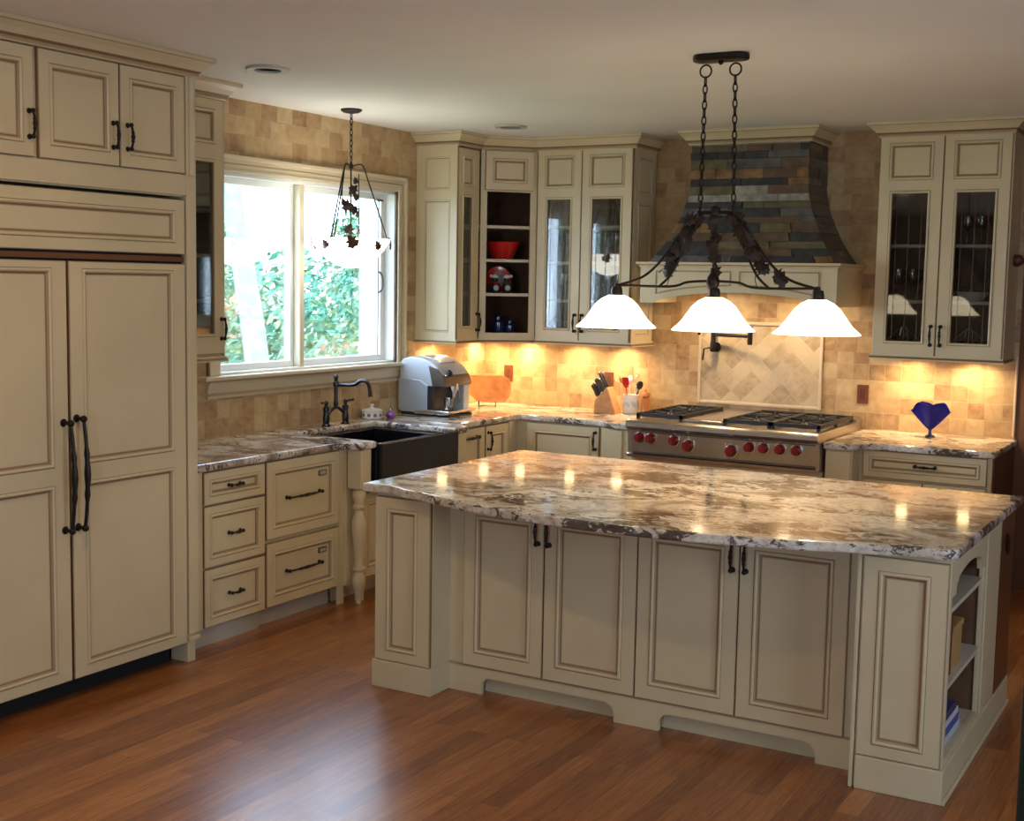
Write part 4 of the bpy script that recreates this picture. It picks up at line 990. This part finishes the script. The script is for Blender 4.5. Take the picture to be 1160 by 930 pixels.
obj('steam_wand', MB().tube([(.36, ey0+.215, ez+.20), (.375, ey0+.215, ez+.15), (.385, ey0+.21, ez+.075)], .006, 8), CHROME, t, smooth=True)
tag(obj('coffee_cup', MB().lathe([(.001, 0), (.022, 0), (.030, .02), (.034, .075), (.031, .075), (.027, .02), (.001, .006)], (.375, ey0+.085, ez+.044), 20), CLEAR, smooth=True), 'small clear glass standing on the drip tray of the coffee machine', 'glass')
# sugar dish
t = thing('covered_dish', 'small white lidded porcelain dish with dark pattern beside the faucet', 'dish', (.075, 5.83, CZ))
c = (.078, 5.83, CZ)
dm = [WHITE_P, mat('dish_pattern', (.16, .15, .17), .3)]
bd = MB().lathe([(.001, 0), (.058, 0), (.066, .008), (.066, .05), (.062, .052)], c, 28)
for k in range(10):
    a = 2*PI*k/10; bd.lathe([(.001, .0015), (.011, .001), (.012, 0)], (c[0]+.0655*math.cos(a), c[1]+.0655*math.sin(a), CZ+.027), 10, m=1, axis=(math.cos(a), math.sin(a), 0))
obj('bowl', bd, dm, t, smooth=True)
obj('lid', MB().lathe([(.070, .052), (.070, .058), (.05, .066), (.012, .072), (.008, .08), (.014, .088), (.010, .095), (.001, .097)], c, 28), WHITE_P, t, smooth=True)
# purple ornament
t = thing('perfume_bottle', 'tiny purple and clear glass bottle with a long stopper right of the covered dish', 'bottle', (.17, 5.90, CZ))
obj('body', MB().lathe([(.001, 0), (.022, 0), (.034, .015), (.036, .028), (.022, .045), (.010, .052)], (.175, 5.90, CZ), 16, sy=.8), PURP, t, smooth=True)
obj('stopper', MB().lathe([(.010, .052), (.013, .06), (.004, .075), (.0015, .11), (.0005, .115)], (.175, 5.90, CZ), 10), CLEAR, t, smooth=True)
# onyx board on a wire stand
t = thing('serving_board', 'orange stone serving board leaning on a wire stand in the corner', 'serving board', (.22, 7.0, CZ))
Cb = V((.225, 7.02, CZ+.125)); Ub = V((.86, .50, 0)).normalized(); Wb = V((.10, -.17, -.98)).normalized()*-1; Nb = Ub.cross(Wb).normalized()
oct_ = [(-.175, .02), (-.165, .075), (-.12, .098), (.10, .098), (.155, .075), (.168, .03), (.165, -.045), (.13, -.092), (.03, -.098), (-.07, -.088), (-.13, -.04)]
obj('board', MB().prism(oct_, -.008, .008, lambda u, v, w: tuple(Cb+Ub*u+Wb*v+Nb*w)), ORANGE, t, bevel=.004)
ws = MB()
for s in (-.06, .06):
    b0_ = Cb+Ub*s+V((.0, .0, -.125)); f = V((Ub.y, -Ub.x, 0))
    ws.tube([b0_+f*.07+V((0, 0, .045)), b0_+f*.075+V((0, 0, .004)), b0_-f*.06+V((0, 0, .004)), b0_-f*.05+V((0, 0, .10))], .003, 6)
ws.tube([Cb+Ub*-.06+V((Ub.y, -Ub.x, 0))*.0+V((0, 0, -.121)), Cb+Ub*.06+V((0, 0, -.121))], .003, 6)
obj('wire_stand', ws, IRON, t)
# knife block
KX, KY = 1.035, 7.11
t = thing('knife_block', 'slanted light wood knife block on the counter left of the rangetop', 'knife block', (KX+.07, KY+.05, CZ))
kp = [(0, 0), (.0, .085), (.095, .185), (.165, .0)]
obj('block', MB().prism(kp, KY, KY+.10, lambda u, v, w: (KX+u, w, CZ+v)), WOODL, t, bevel=.003)
nd = V((-.725, 0, .689)); nd = V((-.45, -.08, .89)).normalized()
for a, b, L in ((.2, .2, .10), (.2, .5, .11), (.2, .8, .10), (.5, .22, .11), (.5, .55, .12), (.5, .82, .11), (.82, .35, .13), (.82, .7, .13)):
    p = V((KX+.095*a, KY+.1*b, CZ+.085+.10*a))
    k_ = MB().tube([p-nd*.0, p+nd*.015], [.006, .006], 6, m=1)
    k_.tube([p+nd*.012, p+nd*.02, p+nd*(L*.5), p+nd*(L*.9), p+nd*L], [.006, .0095, .0085, .0105, .006], 8)
    tag(obj('knife', k_, [DARKP, CHROME], smooth=True), 'black-handled knife standing in the wooden knife block', 'knife', 'knives in the knife block')
# utensil crock
UX, UY = 1.255, 7.235
ck = MB().lathe([(.001, 0), (.050, 0), (.056, .01), (.056, .125), (.059, .132), (.054, .134), (.051, .125), (.050, .012), (.001, .012)], (UX, UY, CZ), 28)
for k in range(8):
    a = 2*PI*k/8; ck.lathe([(.001, .0012), (.014, .001), (.015, 0)], (UX+.0558*math.cos(a), UY+.0558*math.sin(a), CZ+.07), 8, m=1, axis=(math.cos(a), math.sin(a), 0), sy=1.8)
tag(obj('utensil_crock', ck, [WHITE_P, mat('crock_blue', (.45, .52, .60), .3)], smooth=True), 'white patterned crock of cooking utensils beside the knife block', 'crock')
UT = [('wooden_spoon', 'wooden spoon, leftmost of the utensils in the white crock', WOODL, (-.03, -.01), (-.06, .01), .26, 'spoon'),
      ('wooden_spatula', 'tall pale wooden spatula at the top of the white crock', WOODL, (-.022, .026), (.0, .0), .30, 'flat'),
      ('red_spatula', 'red spatula in the middle of the white crock', REDC, (-.01, -.035), (-.01, -.02), .23, 'flat'),
      ('ladle', 'dark ladle, rightmost of the utensils in the white crock', DARKP, (.03, 0), (.05, .01), .22, 'spoon'),
      ('whisk', 'steel whisk between the spoons in the white crock', CHROME, (.022, .022), (.0, .03), .24, 'whisk'),
      ('serving_spoon', 'white serving spoon at the back of the white crock', WHITE_P, (-.01, -.0), (-.0, .01), .25, 'spoon')]
for nm, lab, m, (dx, dy), (ex, ey), L, kd in UT:
    p0 = V((UX+dx*.5, UY+dy*.5, CZ+.014)); p1 = V((UX+dx+ex*.5, UY+dy+ey*.5, CZ+L-.05)); d = (p1-p0).normalized()
    q = MB().tube([p0, p1], [.0045, .005], 8)
    if kd == 'spoon': q.lathe([(.001, -.035), (.018, -.022), (.024, 0), (.018, .024), (.001, .034)], p1+d*.03, 12, axis=d, sy=.35)
    elif kd == 'flat':
        s_ = d.cross(YA).normalized(); pp = [(-.012, 0), (.012, 0), (.024, .03), (.022, .075), (-.022, .075), (-.024, .03)]
        q.prism(pp, -.003, .003, lambda u, v, w, s_=s_, p1=p1, d=d: tuple(p1+s_*u+d*v+YA*w))
    else:
        for k in range(5):
            a = PI*k/5; s_ = (d.orthogonal().normalized()*math.cos(a)+d.cross(d.orthogonal().normalized())*math.sin(a))
            q.tube([p1, p1+d*.03+s_*.018, p1+d*.06+s_*.02, p1+d*.085, p1+d*.06-s_*.02, p1+d*.03-s_*.018, p1], .0012, 4, smooth=3)
    tag(obj(nm, q, m, smooth=True), lab, 'utensil')
# wooden mill
t = thing('pepper_mill', 'orange wooden pepper mill right of the utensil crock', 'pepper mill', (1.36, 7.24, CZ))
obj('body', MB().lathe([(.001, 0), (.034, 0), (.034, .015), (.028, .03), (.026, .07), (.031, .10), (.030, .115), (.022, .12)], (1.362, 7.245, CZ), 20), WOODO, t, smooth=True)
obj('cap', MB().lathe([(.022, .12), (.030, .125), (.031, .14), (.024, .152), (.010, .158), (.009, .165), (.011, .172), (.001, .178)], (1.362, 7.245, CZ), 20), WOODO, t, smooth=True)
# blue vase
t = thing('vase', 'cobalt blue fan-shaped glass vase on the counter right of the rangetop', 'vase', (3.29, 7.17, CZ))
vb = MB(); n = 48; rows = []
def vpt(th, q, shr=0):
    cx = math.cos(th); sy = math.sin(th)
    rx = .012+.108*q**.9-shr; ry = .012+.040*q**.8-shr
    a = abs(cx); top = .168+.030*math.sin(PI*min(1, a/.9))**1.0*(1 if a < .9 else 1)+.006*math.cos(th*8)-(.028*max(0, a-.55)/.45)
    return V((3.29+rx*cx, 7.17+ry*sy+.007*q*math.sin(th*5), CZ+.045+(top-.03)*q))
for q in [0, .1, .2, .35, .5, .65, .8, .92, 1.0]: rows.append([vpt(2*PI*k/n, q) for k in range(n)])
for q in [1.0, .9, .7, .4, .15]: rows.append([vpt(2*PI*k/n, q, .004) for k in range(n)])
for r in rows: vb.v += r
for k in range(len(rows)-1):
    for j in range(n): vb.idx([k*n+j, k*n+(j+1) % n, (k+1)*n+(j+1) % n, (k+1)*n+j])
vb.idx(list(range((len(rows)-1)*n, len(rows)*n)))
obj('bowl', vb, BLUEG, t, smooth=True)
obj('foot', MB().lathe([(.001, 0), (.030, 0), (.030, .006), (.012, .016), (.009, .03), (.012, .046)], (3.29, 7.17, CZ), 20), DBLUE, t, smooth=True)

# ------------------------------------------------------------------ things in the cabinets
# red bowl
pz = 1.9635; rb_ = MB()
rb_.lathe([(.001, 0), (.06, 0), (.075, .01), (.105, .07), (.120, .115), (.122, .12), (.116, .12), (.10, .07), (.07, .018), (.001, .012)], (.36, 6.97, pz), 32)
o = tag(obj('bowl', rb_, REDC, smooth=True), 'large red ceramic bowl on the upper open corner shelf', 'bowl')
# red plate with two snowmen shakers in front
Nn2 = N2
t = thing('plate', 'red holiday plate standing on the middle open corner shelf', 'plate', (.34, 7.0, 1.7285))
pc = V((.325, 6.985, 1.7285+.096)); ax = (N2+V((0, 0, .18))).normalized()
obj('rim', MB().lathe([(.001, 0), (.060, 0), (.090, .010), (.092, .013), (.060, .005), (.001, .005)], pc-ax*.004, 32, axis=ax, sx=.95), REDC, t, smooth=True)
obj('center', MB().lathe([(.052, .0056), (.001, .0075)], pc-ax*.004, 32, axis=ax), mat('plate_grey', (.35, .33, .32), .3), t, smooth=True)
for k, (u, col, lab) in enumerate(((-.042, REDC, 'left of two dark figurine shakers with white caps before the red plate'), (.042, mat('shaker_green', (.05, .09, .05), .3), 'right of two dark figurine shakers with white caps before the red plate'))):
    c = V((.325, 6.985, 1.7285))+U2*u+N2*.062
    t = thing('figurine_shaker', lab, 'figurine', tuple(c))
    obj('body', MB().lathe([(.001, 0), (.026, 0), (.034, .02), (.034, .05), (.024, .075), (.001, .08)], c, 16), DARKP, t, smooth=True)
    obj('belly', MB().lathe([(.001, .006), (.018, .004), (.02, 0)], c+N2*.030+V((0, 0, .036)), 12, axis=N2), [mat('belly_grey', (.5, .47, .44), .4)], t, smooth=True)
    obj('scarf', MB().lathe([(.026, .066), (.030, .071), (.026, .077)], c, 16), col, t, smooth=True)
    obj('head', MB().ball(c+V((0, 0, .094)), .022), DARKP, t, smooth=True)
    cap = MB().lathe([(.024, .104), (.026, .11), (.018, .124), (.001, .13)], c, 14); cap.ball(c+U2*(.03 if k else -.03)+V((0, 0, .118)), .011)
    obj('cap', cap, WHITE_P, t, smooth=True)
# blue canister set
for u, r, h_, lab in ((-.03, .042, .13, 'taller dark blue glass canister on the lowest open corner shelf'), (.055, .034, .10, 'smaller dark blue glass canister on the lowest open corner shelf')):
    c = V((.36, 6.98, 1.4315))+U2*u
    tag(obj('canister', MB().lathe([(.001, 0), (r, 0), (r*1.05, .01), (r, h_*.7), (r*.6, h_*.85), (r*.6, h_*.9), (r*.75, h_*.92), (r*.75, h_), (.012, h_+.01), (.001, h_+.02)], c, 20), DBLUE, smooth=True), lab, 'canister')

# stemware
def wine(name='wine_glass'):
    return [(.001, 0), (.030, 0), (.030, .002), (.004, .006), (.0035, .075), (.006, .082), (.026, .105), (.033, .135), (.030, .17), (.0285, .17), (.031, .135), (.024, .108), (.001, .088)]
def tumb(): return [(.001, 0), (.026, 0), (.028, .004), (.034, .11), (.0325, .11), (.026, .008), (.001, .008)]
def fill(z, xs, ys, prof, nm, lab, grp, cat='glass', m=CLEAR, s=1):
    first = None
    for x in xs:
        for y in ys:
            if first is None:
                first = tag(obj(nm, MB().lathe([(r*s, h*s) for r, h in prof], (x, y, z), 16, caps=False), m, smooth=True), lab, cat, grp)
            else:
                c = first.copy(); COL.objects.link(c); c.location = first.location+V((x-xs[0], y-ys[0], 0))
L3 = (1.4325, 1.6925, 1.9545, 2.1975)
fill(L3[1], [.70+.085*k for k in range(7)], [7.10, 7.22], wine(), 'wine_glass', 'clear wine glass on the lower-middle shelf of the glass cabinet left of the hood', 'wine glasses on the lower-middle shelf left of the hood', s=1.05)
fill(L3[2], [.71+.095*k for k in range(6)], [7.12, 7.24], wine(), 'wine_glass', 'tall clear stemmed glass on the upper-middle shelf of the glass cabinet left of the hood', 'stemmed glasses on the upper-middle shelf left of the hood', s=1.15)
fill(L3[0]+.0, [.71+.085*k for k in range(7)], [7.12, 7.22], tumb(), 'tumbler', 'clear tumbler on the cabinet floor of the glass cabinet left of the hood', 'tumblers at the bottom left of the hood')
fill(1.7415, [3.06, 3.15, 3.24], [7.14, 7.24], wine(), 'wine_glass', 'clear stemmed glass on the lower shelf of the right glass cabinet, left door', 'stemmed glasses behind the left door, right cabinet', s=1.1)
fill(1.4325, [3.05, 3.14, 3.23], [7.13], tumb(), 'tumbler', 'short clear glass at the bottom of the right glass cabinet, left door', 'short glasses behind the left door, right cabinet', s=.75)
fill(1.4325, [3.44, 3.52, 3.60], [7.13], tumb(), 'tumbler', 'short clear glass at the bottom of the right glass cabinet, right door', 'short glasses behind the right door, right cabinet', s=.7)
fill(2.0735, [3.45, 3.53, 3.61], [7.16], wine(), 'wine_glass', 'clear stemmed glass on the upper shelf of the right glass cabinet, right door', 'stemmed glasses behind the right door, right cabinet')
bw = [(.001, 0), (.045, 0), (.08, .03), (.10, .055), (.096, .055), (.075, .03), (.001, .01)]
tag(obj('bowl', MB().lathe(bw, (3.50, 7.17, 1.7415), 24), WHITE_P, smooth=True), 'white bowl on the lower shelf of the right glass cabinet, right door', 'bowl')

# dark green upholstered chair at the right edge
t = thing('armchair', 'dark green upholstered chair barely entering at the lower right corner', 'chair', (4.83, 2.25, 0))
obj('seat', MB().box(4.60, 5.10, 1.95, 2.452, .30, .46), GREENF, t, bevel=.03, seg=3)
obj('backrest', MB().box(4.535, 5.12, 2.45, 2.52, .28, .93), GREENF, t, bevel=.02, seg=3)
for x in (4.63, 5.06):
    for y in (2.0, 2.48): obj('leg', MB().box(x-.02, x+.02, y-.02, y+.02, 0, .30), WOODD, t)

# ------------------------------------------------------------------ outdoors
struct('ground', MB().box(-40, -.16, -10, 40, -.55, -.45), GRASS)
def leafcloud(name, lab, blobs, n, size, mats, seed, cat='tree', trunk=None):
    r_ = random.Random(seed); m_ = MB()
    for k in range(n):
        (x, y, z, rx, ry, rz) = r_.choice(blobs)
        d = V((r_.gauss(0, 1), r_.gauss(0, 1), r_.gauss(0, 1))).normalized()*(r_.random()**.45)
        c = V((x+d.x*rx, y+d.y*ry, z+d.z*rz)); s = size*r_.uniform(.6, 1.4)
        a = V((r_.gauss(0, 1), r_.gauss(0, 1), r_.gauss(0, 1))).normalized(); b = a.orthogonal().normalized(); c2 = a.cross(b)
        w = r_.random(); mi = 0 if w < .72 else (1 if w < .9 else 2)
        m_.face([c-b*s, c-c2*s*.55, c+b*s, c+c2*s*.55], mi)
    t = thing(name, lab, cat, (blobs[0][0], blobs[0][1], -.45))
    obj('foliage', m_, mats, t)
    if trunk: obj('trunk', MB().tube(trunk[0], trunk[1], 14, smooth=5), BARK, t, smooth=True)
    return t
LM = [LEAFG, LEAFY, LEAFO]
leafcloud('tree', 'leaning pale-barked tree close outside the left window pane',
          [(-4.9, 8.0, 4.2, 1.3, 1.5, 1.3), (-4.6, 8.6, 3.4, .7, .7, .6)], 1500, .05, LM, 1,
          trunk=([(-4, 9.52, -.5), (-4, 9.40, .8), (-4.02, 9.22, 1.8), (-4.05, 9.02, 2.8), (-4.1, 8.9, 4.2)], [.15, .125, .115, .10, .06]))
leafcloud('tree', 'green leafy tree beyond the lawn seen through the left window pane',
          [(-9.5, 13.6, 1.3, 1.5, 1.4, 1.5), (-9.5, 13.4, 2.5, 1.4, 1.2, 1.0)], 8000, .06, LM, 2, trunk=([(-9.5, 13.6, -.5), (-9.5, 13.6, 1.5)], [.18, .12]))
leafcloud('tree', 'bright feathery tree seen through the right window pane',
          [(-7.5, 16.6, 1.2, 1.3, 1.5, 1.2), (-7.6, 16.6, 2.4, .9, 1.0, .7)], 7000, .055, [LEAFG, LEAFY, LEAFG], 3, trunk=([(-7.5, 16.6, -.5), (-7.5, 16.6, 1.2)], [.14, .1]))
leafcloud('shrub', 'low rust and green shrub at the bottom of the right window pane',
          [(-5.5, 13.0, .30, .9, 1.0, .8)], 2200, .055, [LEAFG, LEAFO, LEAFY], 4, cat='shrub')
leafcloud('hedge', 'dark hedge far behind the trees outside the window',
          [(-13, 6, .8, 1.6, 3.0, 1.6), (-13, 12, .9, 1.6, 3, 1.8), (-13, 18, .8, 1.6, 2.5, 1.5), (-13, 21, .9, 1.6, 2.5, 1.6), (-13, 24, .9, 1.6, 2.5, 1.6)], 9000, .11, [LEAFG, LEAFG, LEAFY], 5, cat='hedge')
t = thing('house', 'pale sided neighbouring house wall at the right of the window view', 'house', (-2.3, 12, -.45))
obj('wall', MB().box(-3.05, -.9, 9.95, 14, -.45, 5.2), SIDING, t)
obj('corner_board', MB().box(-3.09, -2.97, 9.92, 9.95, -.45, 5.2), FOAMW, t)
obj('roof', MB().prism([(-3.5, 5.2), (-.5, 5.2), (-.5, 6.6)], 9.5, 14.4, lambda u, v, w: (u, w, v)), STEELD, t)

# ------------------------------------------------------------------ light
W = bpy.data.worlds.new('sky'); SC.world = W; W.use_nodes = True; nt_ = W.node_tree
bg = nt_.nodes['Background']
tcw = nt_.nodes.new('ShaderNodeTexCoord'); sp_ = nt_.nodes.new('ShaderNodeSeparateXYZ'); nt_.links.new(tcw.outputs['Generated'], sp_.inputs[0])
rw = ramp(nt_, [(.0, (.55, .62, .68)), (.52, (.66, .84, 1.08)), (1, (.46, .70, 1.08))]); mw = nt_.nodes.new('ShaderNodeMath'); mw.operation = 'MULTIPLY_ADD'; mw.inputs[1].default_value = .5; mw.inputs[2].default_value = .5
nt_.links.new(sp_.outputs[2], mw.inputs[0]); nt_.links.new(mw.outputs[0], rw.inputs[0]); nt_.links.new(rw.outputs[0], bg.inputs['Color'])
bg.inputs['Strength'].default_value = 15
def portal(loc, rot, sx, sy):
    l = bpy.data.lights.new('daylight_portal', 'AREA'); l.shape = 'RECTANGLE'; l.size = sx; l.size_y = sy; l.cycles.is_portal = True
    o = bpy.data.objects.new('daylight_portal', l); COL.objects.link(o); o.location = loc; o.rotation_euler = rot
portal((-.14, (WY0+WY1)/2, (WZ0+WZ1)/2), (0, -PI/2, 0), WZ1-WZ0, WY1-WY0)
portal((XR+.12, 2.1, 1.55), (0, PI/2, 0), 1.1, 1.2)
portal((4.3, YN-.12, 1.55), (PI/2, 0, 0), 1.4, 1.1)

# ------------------------------------------------------------------ camera
cd = bpy.data.cameras.new('camera'); co = bpy.data.objects.new('camera', cd); COL.objects.link(co)
yaw, pitch, roll, foc = -.524, -.100, .018, 1455.5
F = V((math.sin(yaw)*math.cos(pitch), math.cos(yaw)*math.cos(pitch), math.sin(pitch))); Rr = V((math.cos(yaw), -math.sin(yaw), 0)); Uu = Rr.cross(F)
cc, ss = math.cos(roll), math.sin(roll); Rr, Uu = Rr*cc+Uu*ss, -Rr*ss+Uu*cc
M = Matrix((Rr, Uu, -F)).transposed().to_4x4(); M.translation = V((4.978, -.848, 1.810)); co.matrix_world = M
cd.sensor_width = 36; cd.lens = foc*36/1160; cd.clip_start = .05; cd.clip_end = 200
SC.camera = co
SC.view_settings.view_transform = 'Standard'; SC.view_settings.look = 'None'; SC.view_settings.exposure = .38; SC.view_settings.gamma = 1
try: SC.view_settings.use_curve_mapping = False
except Exception: pass
SC.cycles.use_denoising = True
SC.cycles.max_bounces = 8; SC.cycles.transparent_max_bounces = 16
SC.cycles.sample_clamp_indirect = 6
